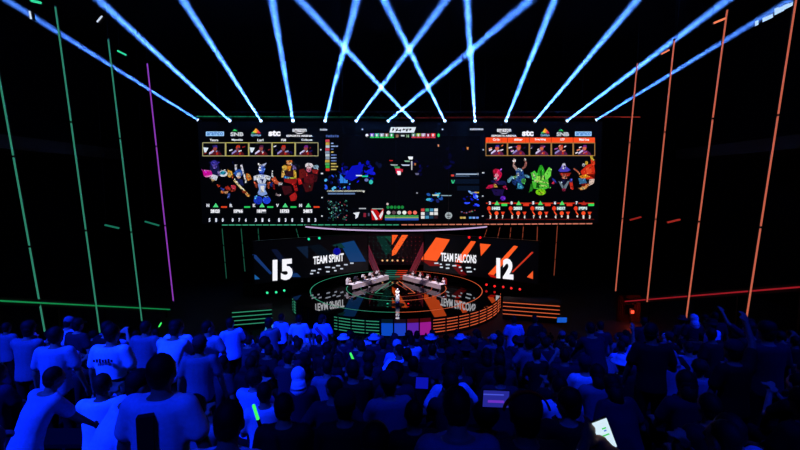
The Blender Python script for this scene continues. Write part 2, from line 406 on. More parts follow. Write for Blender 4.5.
# portrait cameras with player names
def camrow(x0, x1, ytop, ybot, names, orange, rnd):
    w = (x1 - x0) / 5
    for i, nm in enumerate(names):
        a = x0 + i * w; b = a + w
        g = sg()
        if orange: g.rect(a + .2, 137.5, b - .2, ytop + .3, (.98, .30, .12))
        tw = len(nm) * 1.25; c = (a + b) / 2
        g.lay = 3
        yn = 139.9 if orange else 140.4
        g.text(nm, c - tw / 2 - .5, yn - 1.6, c + tw / 2 + .5, yn + .9, W if orange else (.9, .92, .95), .03); sput(g, 'player_name')
        g = sg(); g.rect(a, ytop, b, ybot, (.015, .015, .03))
        R = random.Random(rnd + i)
        hx = c + R.uniform(-1.5, 3)
        skin = (.55, .25, .25) if not orange else (.8, .38, .28)
        body = (.30, .06, .10) if not orange else (.35, .12, .28)
        g.poly([(hx - 6, ybot), (hx - 4, ybot - 4.5), (hx - 1, ybot - 6), (hx + 3, ybot - 5.4), (hx + 6, ybot - 3), (hx + 7, ybot)], body)
        g.poly([(hx - 6, ybot - 3.6), (hx - 2, ybot - 6.5), (hx - 1, ybot - 5), (hx - 6, ybot - 1.6)], (.55, .5, .75) if i % 2 else (.8, .75, .9))
        g.disc(hx, ybot - 8, 1.9, 2.5, skin); g.poly([(hx - 2.2, ybot - 8.4), (hx - 1, ybot - 11), (hx + 2, ybot - 11), (hx + 2.4, ybot - 8), (hx + .8, ybot - 9.4)], [(.2, .15, .5), (.75, .2, .1), (.3, .1, .25), (.7, .15, .1), (.4, .12, .45)][i])
        g.rect(hx + 1, ybot - 4, hx + 3, ybot - 1.6, (.7, .15, .1))
        for _ in range(6):
            xx = R.uniform(a + 1, b - 4); yy = R.uniform(ytop + 2.5, ybot - 2); ww = R.uniform(1, 3.5)
            g.poly([(xx, yy), (xx + ww, yy - .8), (xx + ww, yy + .3), (xx, yy + 1.3)], R.choice([(.85, .85, .9), (.55, .55, .7), (.12, .1, .35), (.5, .12, .12), (.2, .12, .3)]) if not orange else R.choice([(.9, .85, .9), (.95, .45, .25), (.6, .3, .6), (.9, .5, .4), (.15, .1, .25)]))
        if i in (0, 2) and not orange: g.poly([(a + .8, ytop + 5), (a + 6, ytop + 5.4), (a + 3.6, ytop + 10), (a + 2, ytop + 10)], (.85, .9, .95))
        g.lay = 4
        g.frame(a, ytop, b, ybot, .75, [(.62, .60, .42), (.7, .66, .35)][i % 2] if not orange else (.62, .45, .25)); sput(g, 'player_camera')
camrow(202.5, 318.5, 142.4, 156.3, ['Yatoro', 'Miposhka', 'Larl', 'rue', 'Collapse'], False, 10)
camrow(485.5, 595, 142.6, 156.0, ['Cr1t-', 'skiter', 'Sneyking', 'ATF', 'Malr1ne'], True, 40)

# abstract coloured figures below the cameras (generic game pictures)
def fig(shapes, ox, oy, sc, name='character_picture'):
    g = sg()
    for sh in shapes:
        col = H(sh[0]) if isinstance(sh[0], str) else sh[0]
        col = tuple(c * .86 for c in col); g.poly([(ox + x / sc, oy + y_ / sc) for x, y_ in sh[1]], col)
    Q = random.Random(len(shapes) * 7 + int(shapes[0][1][0][0]))
    for sh in shapes:
        col = H(sh[0]); xs = [p[0] for p in sh[1]]; ys = [p[1] for p in sh[1]]; cx = sum(xs) / len(xs); cy = sum(ys) / len(ys)
        for _ in range(9):
            a, b = Q.choice(sh[1]); f = Q.uniform(.2, 1.15); X = cx + (a - cx) * f; Y_ = cy + (b - cy) * f; k = Q.choice([.08, .12, .25, .45, .6, 1.5]); w_ = Q.uniform(2.5, 7); q = Q.uniform(0, PI)
            c2 = tuple(min(1, c * k + (.08 if k > 1 else 0)) for c in col)
            g.poly([(ox + u / sc, oy + v / sc) for u, v in E(X, Y_, w_, w_ * Q.uniform(.25, .6), 5, q)], c2)
    sput(g, name)
def E(cx, cy, rx, ry, n=10, rot=0):
    return [(cx + rx * math.cos(2 * PI * i / n) * math.cos(rot) - ry * math.sin(2 * PI * i / n) * math.sin(rot), cy + rx * math.cos(2 * PI * i / n) * math.sin(rot) + ry * math.sin(2 * PI * i / n) * math.cos(rot)) for i in range(n)]
A = (200, 155, 6.154)
fig([('16184a', E(90, 85, 30, 48)), ('3a32a0', E(88, 52, 22, 20)), ('241c70', [(58, 45), (70, 34), (66, 58)]), ('5a48b0', E(92, 70, 14, 14)),
     ('241c70', [(120, 45), (108, 34), (112, 58)]), ('e010a8', [(16, 92), (70, 98), (78, 124), (24, 132)]), ('ff60c8', [(16, 90), (70, 96), (70, 101), (16, 96)]), ('ff80d0', [(24, 130), (78, 122), (80, 128), (40, 138)]),
     ('e8ecff', [(78, 118), (112, 130), (100, 158), (62, 142)]), ('eac888', [(62, 142), (92, 154), (78, 164)]), ('f0f4ff', E(142, 114, 28, 20)), ('20a0c8', E(142, 110, 19, 12)), ('8070c0', [(108, 100), (120, 96), (124, 128), (112, 126)]),
     ('f8b040', [(172, 92), (196, 100), (204, 130), (180, 140), (168, 124)]), ('ffe890', E(182, 118, 7, 14)), ('b04020', [(190, 128), (204, 120), (202, 142)]), ('d03018', [(106, 182), (124, 186), (120, 198), (108, 192)]),
     ('b02818', [(150, 200), (172, 190), (190, 206), (170, 220)]), ('f07030', [(128, 224), (146, 214), (152, 232), (134, 238)]), ('e0a070', [(146, 226), (176, 222), (168, 238), (150, 240)]), ('c03040', E(208, 198, 14, 14)),
     ('4058b0', [(170, 238), (186, 236), (182, 268), (172, 262)]), ('283890', [(124, 196), (150, 210), (146, 226), (130, 214)]), ('7a2418', [(186, 214), (222, 206), (218, 222), (190, 228)])], *A)
fig([('e8e8f0', [(214, 58), (228, 60), (226, 96), (216, 96)]), ('f0f0ff', [(248, 62), (260, 60), (272, 110), (262, 120)]), ('2858c0', E(238, 112, 26, 26)), ('d8e0f8', E(240, 118, 14, 12)), ('e8b8a0', E(238, 136, 11, 9)),
     ('ffffff', [(268, 120), (276, 118), (288, 168), (278, 172)]), ('e87828', [(286, 112), (308, 120), (318, 148), (296, 160), (284, 140)]), ('f8c060', E(300, 128, 8, 11)), ('ffe08c', [(204, 156), (216, 152), (302, 244), (292, 254)]),
     ('fffce0', [(214, 158), (226, 164), (272, 214), (264, 216)]), ('a03818', [(258, 216), (288, 224), (286, 240), (262, 232)]), ('182058', [(222, 146), (262, 150), (270, 190), (240, 180)]), ('d87838', [(286, 234), (306, 246), (300, 256), (286, 250)]), ('182c90', [(200, 40), (206, 40), (206, 60)])], *A)
fig([('c8d4f8', [(356, 50), (376, 60), (412, 48), (398, 66), (382, 76), (366, 72)]), ('ffffff', [(358, 52), (374, 58), (366, 70), (360, 64)]), ('4068e0', E(380, 88, 20, 26)), ('a0b8ff', E(370, 84, 8, 14)), ('1c30a0', [(372, 110), (392, 110), (394, 132), (374, 130)]),
     ('d8e4ff', [(330, 130), (366, 120), (412, 124), (436, 134), (430, 156), (410, 150), (400, 176), (360, 176), (348, 152), (332, 158)]), ('ffffff', E(350, 136, 16, 10)), ('f8f8ff', E(412, 138, 16, 10)), ('202868', [(374, 148), (394, 148), (384, 172)]),
     ('a04028', [(336, 168), (354, 176), (352, 206), (340, 196)]), ('a04028', [(416, 166), (430, 170), (424, 206), (412, 196)]), ('90b0f8', [(356, 178), (408, 178), (400, 212), (416, 240), (384, 252), (352, 240), (364, 212)]), ('ffffff', [(372, 190), (396, 190), (392, 230), (376, 230)]),
     ('1838d0', E(358, 278, 28, 26)), ('2048f0', E(410, 278, 25, 24)), ('4090ff', [(334, 254), (352, 250), (340, 276)]), ('80a8ff', [(400, 256), (420, 252), (418, 266)]), ('203898', [(430, 180), (446, 168), (450, 190), (438, 196)])], *A)
fig([('e8a070', E(548, 46, 18, 14)), ('f07830', [(532, 36), (566, 32), (568, 44), (532, 46)]), ('e8b848', [(504, 72), (522, 60), (536, 70), (534, 92), (512, 96)]), ('7060a0', [(566, 62), (590, 66), (594, 90), (574, 86)]), ('f09028', [(534, 66), (562, 66), (556, 98), (540, 98)]),
     ('3a1820', [(530, 98), (574, 96), (584, 130), (528, 132)]), ('f8c060', [(504, 96), (516, 96), (526, 132), (502, 140)]), ('f0b840', [(576, 94), (592, 96), (594, 140), (578, 140)]), ('2868b0', [(516, 128), (560, 136), (558, 146), (514, 142)]), ('d0d840', [(540, 138), (594, 138), (594, 145), (540, 145)]),
     ('a01818', [(516, 146), (596, 148), (592, 180), (604, 220), (584, 224), (570, 180), (520, 166)]), ('c82020', [(574, 170), (590, 172), (600, 210), (584, 216)]), ('c02020', [(550, 252), (586, 228), (598, 252), (590, 280), (560, 284)]), ('c85030', [(436, 148), (462, 132), (478, 160), (500, 170), (490, 184), (460, 176)]),
     ('e0e8f0', [(442, 96), (448, 96), (450, 134), (440, 134)]), ('e8e8f0', [(480, 172), (504, 168), (512, 180), (486, 190)]), ('901818', [(446, 180), (458, 178), (462, 214), (450, 206)]), ('b8a0a8', [(468, 236), (494, 246), (488, 256), (468, 246)]), ('401018', [(500, 190), (560, 190), (570, 230), (520, 250)])], *A)
fig([('f8f0f8', [(644, 60), (662, 48), (690, 52), (698, 68), (684, 80), (652, 78)]), ('f080a0', E(670, 88, 16, 18)), ('ffd0d8', E(668, 76, 12, 10)), ('90b8d0', [(694, 68), (720, 60), (732, 70), (724, 86), (700, 84)]), ('b02828', [(640, 108), (664, 112), (682, 144), (666, 150)]),
     ('701818', [(610, 90), (640, 84), (656, 108), (640, 140), (612, 150)]), ('a02020', [(690, 90), (730, 92), (722, 116), (694, 112)]), ('d82020', [(600, 140), (622, 150), (630, 176), (608, 184)]), ('601018', [(640, 118), (700, 118), (716, 150), (690, 178), (640, 168)]),
     ('c8b890', E(676, 196, 8, 6)), ('481014', [(630, 176), (700, 172), (690, 220), (650, 230)]), ('282830', [(596, 70), (612, 60), (616, 82)]), ('401018', [(700, 118), (726, 130), (716, 170), (704, 160)])], *A)
B = (475, 155, 6.154)
fig([('e81850', E(140, 118, 26, 32)), ('c01030', [(108, 92), (130, 82), (138, 104), (112, 112)]), ('ff90a8', E(132, 126, 12, 14)), ('e8e0f0', E(126, 146, 10, 7)), ('8848c8', [(150, 92), (162, 84), (162, 110)]), ('d02050', [(124, 148), (144, 152), (138, 176), (124, 174)]),
     ('d81850', [(66, 206), (82, 186), (112, 180), (114, 200), (86, 206)]), ('e0a848', [(114, 178), (128, 180), (140, 198), (118, 200)]), ('a81848', [(168, 188), (190, 190), (194, 208), (176, 208)]), ('181850', [(90, 156), (186, 160), (196, 184), (130, 182)]), ('6828d8', E(172, 266, 17, 14)), ('20104c', [(100, 210), (180, 212), (170, 250), (120, 250)])], *B)
fig([('b89088', [(236, 38), (250, 26), (244, 60), (262, 84), (250, 94), (232, 70)]), ('e0b0a0', E(242, 32, 8, 8)), ('a06058', [(306, 30), (320, 46), (316, 74), (290, 92), (288, 80), (304, 64)]), ('c0a098', E(306, 30, 8, 6)), ('88b0d8', E(272, 96, 22, 14)), ('204890', [(252, 96), (296, 96), (310, 150), (284, 190), (256, 160)]),
     ('70b0c8', [(200, 150), (224, 132), (262, 128), (260, 142), (226, 150), (212, 170), (200, 168)]), ('60a0c0', [(296, 120), (330, 124), (340, 142), (318, 140)]), ('409848', E(298, 160, 15, 17)), ('88c050', [(232, 134), (252, 128), (248, 148)]), ('3890b8', [(262, 170), (280, 178), (300, 196), (292, 210), (260, 206)]), ('1c3878', [(228, 146), (262, 150), (250, 190), (230, 176)]), ('c8d8e8', E(264, 118, 8, 10))], *B)
fig([('30b828', [(380, 120), (396, 66), (412, 60), (428, 96), (420, 140)]), ('58e048', [(344, 112), (366, 96), (388, 124), (384, 168), (352, 150)]), ('78f050', [(424, 120), (456, 74), (470, 88), (466, 130), (436, 160)]), ('a8ff60', [(380, 130), (420, 130), (430, 170), (400, 190), (372, 170)]),
     ('50d038', [(350, 160), (450, 150), (456, 200), (420, 216), (360, 206)]), ('186018', [(400, 100), (410, 90), (412, 140), (402, 150)]), ('c8ff80', [(366, 150), (450, 170), (456, 178), (370, 162)]), ('c8f880', [(380, 180), (440, 188), (446, 196), (384, 190)]), ('88e818', E(404, 228, 32, 20)),
     ('c0f030', E(410, 234, 16, 9)), ('289020', [(344, 176), (358, 182), (352, 222), (334, 226)]), ('106010', [(378, 168), (400, 178), (396, 206), (376, 200)]), ('e0ffa0', [(352, 116), (362, 112), (372, 134), (366, 138)])], *B)
fig([('5048d0', [(510, 96), (532, 72), (548, 52), (562, 72), (588, 92), (570, 102), (524, 104)]), ('b8b0f8', E(546, 72, 14, 16)), ('e0e0ff', E(548, 58, 8, 8)), ('a82818', [(520, 112), (590, 110), (580, 130), (534, 132)]), ('c86050', E(548, 132, 16, 16)), ('e89878', E(550, 138, 9, 9)),
     ('283898', [(474, 140), (490, 150), (502, 170), (490, 172), (478, 156)]), ('901830', E(482, 172, 9, 9)), ('788898', [(512, 160), (526, 164), (546, 196), (570, 160), (582, 160), (560, 206), (536, 206)]), ('e03020', [(580, 170), (598, 160), (606, 212), (590, 214)]), ('3840a0', E(590, 156, 8, 12)), ('902040', E(546, 214, 12, 10)), ('101030', [(526, 150), (572, 150), (546, 190)])], *B)
fig([('e83018', [(650, 100), (690, 60), (732, 50), (738, 110), (730, 146), (690, 150), (660, 130)]), ('ff5028', [(680, 80), (712, 70), (720, 110), (690, 120)]), ('f8c040', E(686, 48, 9, 12)), ('f0d040', [(706, 2), (722, 4), (728, 30), (714, 28)]), ('f04020', [(710, 24), (736, 30), (738, 60), (716, 56)]), ('d8d8e0', E(668, 62, 9, 11)),
     ('c06040', [(602, 84), (610, 80), (646, 108), (640, 114)]), ('f09020', [(640, 130), (690, 116), (700, 134), (660, 150)]), ('3870a0', [(634, 142), (676, 146), (690, 172), (646, 178)]), ('ffe0d0', [(704, 150), (736, 146), (730, 176), (700, 190)]), ('f09850', [(640, 204), (690, 176), (706, 180), (680, 210), (650, 216)]), ('ffd080', E(664, 204, 14, 8)), ('701008', [(690, 120), (736, 116), (734, 146)]), ('801810', [(646, 178), (690, 176), (670, 196)])], *B)

# stat rows under the figures
def ts(x): return 200 + x / 6.4
vals = ['28123', '15966', '18199', '15753', '24875']; nums = [('5', '1', '8'), ('8', '7', '6'), ('3', '1', '6'), ('1', '3', '8'), ('2', '1', '3')]
for i in range(5):
    ox = 206.5 + i * 23.15
    g = sg(); g.text(['N', 'R', 'K', 'V', 'M'][i], ox, 203.8, ox + 3, 207, (.8, .82, .86), .08)
    if i != 1: g.poly([(ox + 6.6, 207.2), (ox + 9.3, 203), (ox + 12, 207.2)], (.3, .85, .5))
    g.rect(ox + 14.5, 206.2, ox + 20.5, 207.8, (.85, .25, .12) if i in (0, 4) else (.15, .75, .35))
    g.rect(ox + 4, 209.2, ox + 13.5, 213.2, (.35, .37, .4)); g.lay = 4; g.text(vals[i], ox + 4.3, 209.4, ox + 13.2, 212.8, W, .06)
    for j in range(3): g.text(nums[i][j], ox + 2.3 + j * 6.6, 218.2, ox + 4 + j * 6.6, 221.8, (.85, .88, .95), .05)
    sput(g, 'player_stats')
vals = ['14432', '20531', '9725', '16217', '19391']
for i in range(5):
    ox = 488 + i * 21.7
    g = sg()
    if i == 0: g.rect(486, 202.6, 594, 203.8, (.75, .18, .1)); g.rect(486, 218.9, 594, 219.7, (.35, .07, .06))
    g.lay = 3; g.rect(ox, 201, ox + 3.6, 204.8, (.16, .15, .2)); g.text(['2', '8', '5', '6', '7'][i], ox + .8, 201.4, ox + 2.8, 204.4, W, .06)
    g.poly([(ox + 6.3, 205), (ox + 8.9, 200.8), (ox + 11.5, 205)], (.3, .85, .4) if i != 4 else (.7, .15, .12))
    g.rect(ox + 13.4, 203.6, ox + 19.2, 206, (.2, .85, .35) if i in (0, 4) else (.9, .22, .12))
    g.disc(ox + .9, 208.4, 2, 2.2, (.9, .22, .12)); g.rect(ox + 3.6, 206.6, ox + 12.2, 210, (.4, .45, .48)); g.lay = 6; g.text(vals[i], ox + 3.9, 206.8, ox + 12, 209.8, (.85, .97, .95), .06)
    for j in range(3):
        c = ox + 2.3 + j * 6.2
        if j == 0: g.poly([(c - 2, 211.6), (c - .8, 211.3), (c + 1.6, 214.8), (c + .4, 215.2)], (.95, .3, .14))
        elif j == 1: g.disc(c, 213.2, 2, 2, (.98, .3, .14))
        else: g.poly([(c - 2, 211.8), (c + 2, 211.8), (c + .6, 214.8), (c - .6, 214.8)], (.9, .24, .12))
        g.text(['3', '5', '7', '4', '9', '1'][(i + j) % 6], c - .8, 215.2, c + .8, 218.6, (.92, .88, .85), .06)
    sput(g, 'player_stats')

# centre: dark game view with its panels
R = random.Random(3)
g = sg(); g.rect(324, 136, 480, 221, (.012, .014, .03)); sput(g, 'game_view')
g = sg(); g.lay = 2
for (x0, y0, x1, y1, n, cols) in ((325, 172, 350, 190, 40, ['0a0f50', '1020a0', '081040', '2850e0', '58b8e8']), (342, 162, 374, 182, 34, ['0a10a0', '0c14c0', '080c60', '0c1490', '1818d0']), (428, 193, 443, 201, 16, ['1030b0', '2050a0', '40b0d0', '182060']), (464, 192, 480, 206, 20, ['1018c0', '3050ff', '080f70', '80b0ff']), (412, 160, 455, 175, 14, ['08083a', '0a0a48', '05052a']), (436, 146, 470, 160, 6, ['05062a', '060620']), (374, 163, 382, 166, 3, ['0a1030'])):
    for _ in range(n):
        cx = R.uniform(x0, x1); cy = R.uniform(y0, y1); r = R.uniform(.8, 3.0) if n < 38 else R.uniform(.5, 2.2); a = R.uniform(0, PI)
        g.poly(E(cx, cy, r, r * R.uniform(.3, .8), 6, a), H(R.choice(cols)))
g.poly([(344, 178), (352, 166), (364, 164), (360, 176), (352, 181)], H('0a10b8')); g.poly([(364, 172), (374, 167), (372, 175)], H('0e18c8'))
g.poly([(340, 174), (346, 180), (348, 183), (340, 183)], H('3080e0')); sput(g, 'game_terrain')
g = sg(); g.lay = 8
g.rect(356, 175, 362, 176.2, (.8, .85, .9)); g.rect(362, 175.6, 368, 177, (.1, .8, .6)); g.disc(371, 182, 2, 2.2, (.2, .75, .7)); g.disc(366.5, 180, 2, 1.6, (.4, .45, .7))
for x, y_, w_, h_, c in ((389, 160, 4, 1.2, 'c02020'), (390, 164.3, 8, 1.3, 'a0b0b0'), (394, 166.5, 6, 2, '40a060'), (395, 168.5, 6, 5, 'e02050'), (397, 171, 4, 4, 'f8f0f8'), (400, 169, 3, 3, 'c03040'), (401, 164.5, 9, 1.3, 'c0c8e0'), (404, 160.5, 6, 1.4, '80b090'), (408, 156.5, 5, 3, 'f0f4f8'), (411, 161, 1.4, 9, 'c0c0c0'), (414, 163, 2, 2.4, 'a06030'), (415, 173, 4, 2, '606080'), (416, 192.3, 2, 1.4, '909098'), (437.5, 144.5, 1.6, 2.2, 'f09060'), (466.5, 147, 2, 2.6, 'e08848'), (432, 194.5, 7, 1.3, 'd0d0b0'), (440, 195, 12, 1, '88a0b0'), (469, 192, 8, 1.2, '6888a8'), (474, 191.8, 5, 1.4, 'c8a040')):
    g.poly([(x, y_), (x + w_, y_ + .2), (x + w_ * .9, y_ + h_), (x + .2 * w_, y_ + h_)], H(c))
sput(g, 'game_figures')
g = sg(); 
for k in range(6): g.rect(326 + k * 2.2, 134.9 + (k % 2) * .4, 327.6 + k * 2.2, 137.2, (.28, .38, .62))
for k in range(11):
    y_ = 139.5 + k * 2.9; g.rect(325.5 + R.uniform(-.3, .3), y_, 329.5, y_ + 2.5, H(R.choice(['b8c8d0', '50a060', 'c0a040', '70c8a0', 'c04050', '8090a8'])) if k < 9 else (H('30b040'), H('d03028'))[k - 9])
    if k > 0: g.rect(331, y_ + .4, 331 + R.choice([2.5, 5.5, 7]), y_ + 1.5, H(R.choice(['7088c8', '90a8d8', 'c8b060', '6078b8'])))
sput(g, 'score_list')
g = sg(); g.poly([(391, 127.2), (416, 127.2), (414, 132.6), (389.5, 132.6)], (.88, .92, .96)); g.lay = 3; [g.poly([(392.6 + k * 3.4 + a, 128.2 + b), (394.4 + k * 3.4 + a, 128.2 + c), (393.9 + k * 3.4, 130.2 + b), (392 + k * 3.4, 131.6 - c)], (.08, .09, .14)) for k, (a, b, c) in enumerate([(0, 0, .3), (.5, .8, 0), (.2, 1.6, .8), (.6, .2, 1.2), (0, 1.3, .2), (.4, 0, .7)])]; g.rect(396, 130.2, 401, 130.8, (.1, .1, .16)); g.rect(404, 128.8, 411, 129.4, (.1, .1, .16)); sput(g, 'title_logo')
g = sg()
for k in range(5):
    x = 370 + k * 4.9; g.rect(x, 133.4, x + 4.1, 136.6, H(['8060d0', '40b8a0', 'a0a8c0', '906858', '30a060'][k])); g.rect(x, 136.6, x + 4.3, 138, (.15, .75, .35))
    g.rect(x + 1.2, 134, x + 2.6, 136.4, (.9, .9, .95)); sput(g, 'hero_icon'); g = sg()
    x = 411.5 + k * 4.9; g.rect(x, 133.4, x + 4.1, 136.6, H(['508870', '98b840', 'c0a8c0', '902838', 'f04848'][k])); g.rect(x, 136.6, x + 4.3, 138, (.8, .22, .3))
    g.rect(x + 1.2, 134, x + 2.6, 136.4, (.85, .85, .9)); sput(g, 'hero_icon'); g = sg()
g.disc(367, 135.4, 1.4, 1.6, W); g.disc(438.5, 135.3, 1.2, 1.8, (.2, .8, .4)); g.text('20', 395.5, 134.5, 398.5, 137.5, (.7, .5, .4), .04); g.text('14', 406.5, 134.5, 409, 137.5, (.6, .8, .6), .04); g.rect(401, 135, 404.5, 136.4, (.8, .85, .85))
sput(g, 'hero_bar')
for x, y_, t_ in ((320, 128.8, 'WAVE'), (470, 128.4, 'EARBLADE')):
    g = sg(); [g.rect(x + k * 1.5, y_ + .2 * (k % 3 == 1), x + k * 1.5 + 1.25, y_ + 1.7, (.72, .74, .8)) for k in range(5 if t_ == 'WAVE' else 9)]; sput(g, 'small_caption')
g = sg()
for x, y_ in ((320.8, 149.8), (322, 173.5), (322, 197.6), (322, 216), (483.4, 149.8), (483.2, 172.8), (482.8, 196), (482.7, 216), (362.4, 129.4), (442.5, 129.4)): g.rect(x - (1.1 if y_ in (173.5, 172.8) else .7), y_ - .7, x + (1.1 if y_ in (173.5, 172.8) else .7), y_ + .7, (.8, .82, .86))
sput(g, 'marker_dots')
g = sg()
for y_, w0, w1 in ((173.6, 454.5, 478), (180.2, 454.5, 478), (187, 459, 478)):
    g.rect(w0 - 2, y_ - 1.2, w1 + 1.2, y_ + 3.6, (.03, .07, .14)); g.lay = 4
    g.rect(w0 + 1.5, y_, w1 - 1, y_ + 1.1, (.65, .72, .82)); g.rect(w0 + 1, y_ + 2, w0 + 15, y_ + 2.8, (.3, .38, .48)); g.rect(w1 - .4, y_ - .6, w1 + .3, y_ + 1.4, (.7, .75, .8))
g.rect(451, 174.6, 454, 176.4, (.85, .25, .2)); g.poly([(451, 180), (452.2, 180), (453, 182.4), (454, 180), (455, 180), (453.6, 183.5), (452, 183.5)], (.2, .75, .5)); sput(g, 'message_panel')
g = sg(); g.rect(327, 190.2, 364, 191.6, (.78, .78, .72)); g.rect(328, 192.8, 355, 194.4, (.35, .45, .62)); g.poly([(362, 191), (365, 190.6), (364, 193)], (.8, .8, .75)); sput(g, 'subtitle_bar')
g = sg()
for _ in range(95):
    x = R.uniform(327, 347); y_ = R.uniform(200, 220); s_ = R.uniform(.5, 1.3); g.rect(x, y_, x + s_, y_ + s_, H(R.choice(['30786a', '204858', '58a898', '283860', '78c0a8', '203040', '903848', '406070', '1c5038'])))
sput(g, 'minimap')
g = sg(); g.rect(352, 208, 370, 219.5, (.02, .03, .06)); g.poly([(353, 213), (359.5, 212), (358, 217), (355.5, 219), (355.5, 215)], (.88, .9, .94)); g.rect(359, 208, 366, 209, (.7, .72, .76)); g.rect(363.5, 213, 366, 217, (.5, .12, .2)); g.rect(368, 213, 369.5, 216, (.3, .3, .4))
g.poly([(371, 209), (376, 209), (380, 214), (382, 209), (384, 209), (382, 220), (372, 220)], (.72, .06, .08)); g.poly([(371, 211), (373, 211), (378, 219), (376, 220)], (.9, .93, .96)); g.poly([(379, 216), (383, 210), (383, 214), (380.6, 219)], (.9, .88, .9)); g.rect(372, 208.4, 383, 209.2, (.6, .7, .65)); sput(g, 'portrait_panel')
g = sg(); g.rect(385, 215.2, 418.5, 217, (.25, .62, .32)); g.rect(385, 217, 418.5, 218.2, (.55, .65, .35)); g.rect(385, 218.2, 418.5, 220.3, (.15, .3, .68))
for k in range(6): g.disc(388.5 + k * 5.3, 212.6, 2, 1.9, H(['d0d8d8', '604850', 'c0c8c8', 'e8f0e8', 'e85848', 'f07060'][k]))
for k in range(5): g.disc(388 + k * 3.6, 207.2, 1.6, 1.7, (.1, .48 + .05 * (k % 2), .22))
g.disc(387.5, 204, 1.2, 1.2, (.8, .7, .7)); sput(g, 'ability_bar')
g = sg()
for k in range(4):
    for j in range(3): g.rect(421 + k * 4.4, 208.5 + j * 3.6, 424.6 + k * 4.4, 211.4 + j * 3.6, H(R.choice(['204030', 'c84040', '4088b0', 'e0e0e0', '30a070', '301820', '582838', '183850'])))
g.disc(448.6, 215.5, 3.6, 3.4, (.62, .66, .68)); g.lay = 5; g.rect(446.6, 214.6, 450.6, 215.6, (.1, .1, .12)); g.rect(447, 217, 450.2, 217.6, (.1, .1, .12))
for x, c in ((460, 'c0a050'), (463, 'c8b068'), (469, '5898d8'), (472.5, '80a8f0'), (476, '6088e0')): g.rect(x, 216.7, x + 2.6, 218.6, H(c))
for _ in range(12): x = R.uniform(459, 479); y_ = R.uniform(209.5, 213); g.rect(x, y_, x + 1.3, y_ + .9, H(R.choice(['408868', '987040', '6070a0', '803040'])))
sput(g, 'item_bar')

# LED batten under the screen and line above, green to the left and orange to the right
def line_thing(name, pts, w, t_, m_, label, cat, group=None, dash=None):
    A_ = pts[0]; t = empty(name, A_, label=label, cat=cat, group=group)
    B_ = pts[1] - A_; d = B_.normalized()
    MB().bar(Vector((0, .12, 0)), B_ + Vector((0, .12, 0)), w * 1.6, .12).build('housing', M_metal, t)
    mb = MB()
    if dash:
        n = int(B_.length / dash)
        for i in range(n): mb.bar(d * (i * dash), d * (i * dash + dash * .82), w, t_)
    else: mb.bar(Vector((0, 0, 0)), B_, w, t_)
    mb.build('glowing_line', m_, t)
    return t
YB = 59.4
line_thing('light_batten', [at(222, 225, YB), at(400.5, 224.8, YB)], .1, .14, led('batten_green', (.25, .68, .52), .75), 'dashed green light batten along the lower edge of the giant screen', 'light', dash=.95)
line_thing('light_batten', [at(401.5, 224.8, YB), at(599, 223.6, YB)], .1, .14, led('batten_red', (.95, .55, .45), .7), 'dashed pale red light batten along the lower edge of the giant screen', 'light', dash=.95)
line_thing('light_batten', [at(196, 116.4, 58.5), at(400, 117.6, 58.5)], .1, .11, led('top_green', (.08, .48, .28), .75), 'thin green light line on the truss above the giant screen', 'light')
line_thing('light_batten', [at(401, 117.6, 58.5), at(640, 117.0, 58.5)], .1, .11, led('top_red', (.60, .16, .12), .8), 'thin red light line on the truss above the giant screen', 'light')

# roof truss above the screen with lattice
tr = empty('roof_truss', (0, 57.95, 0), label='long lattice lighting truss hung above the giant screen', cat='truss')
zt = at(400, 118.2, 57.5).z
mb = MB()
for yy in (-.4, .4):
    for zz in (.1, .9): mb.tube((-34 + 5, yy, zt + zz), (29, yy, zt + zz), .05, n=8)
mb.build('chord', M_steel, tr)
mb = MB(); n = 58
for i in range(n):
    x = -29 + i; s_ = i % 2
    for yy in (-.4, .4): mb.tube((x, yy, zt + (.1 if s_ else .9)), (x + 1, yy, zt + (.9 if s_ else .1)), .025, n=6)
    mb.tube((x, -.4, zt + .9), (x, .4, zt + .9), .025, n=6)
mb.build('bracing', M_steel, tr)
mb = MB()
for x in (-24, -8, 8, 24): mb.tube((x, 0, zt + .9), (x, 0, 34.4), .03, n=6)
mb.build('hoist_cable', M_steel, tr)

# curved halo truss below the screen
ht = empty('halo_truss', (SX, 63, 0), label='curved white-lit truss hanging under the middle of the giant screen', cat='truss')
zh = at(397, 231.3, 47.4).z
MB().arc((0, 0), 15.5, 15.66, zh, zh + .14, -PI / 2 - .78, -PI / 2 + .78, 60).build('glowing_tube', led('halo', (.78, .68, .86), .95), ht)
MB().arc((0, 0), 15.1, 15.45, zh - .0, zh + .3, -PI / 2 - .8, -PI / 2 + .8, 60).build('truss_rail', M_metal, ht)
mb = MB()
for a in (-.75, -.4, 0, .4, .75): mb.tube((15.3 * math.sin(a), -15.3 * math.cos(a), zh + .3), (15.3 * math.sin(a), -15.3 * math.cos(a), 34.4), .02, n=6)
mb.build('hoist_cable', M_metal, ht)

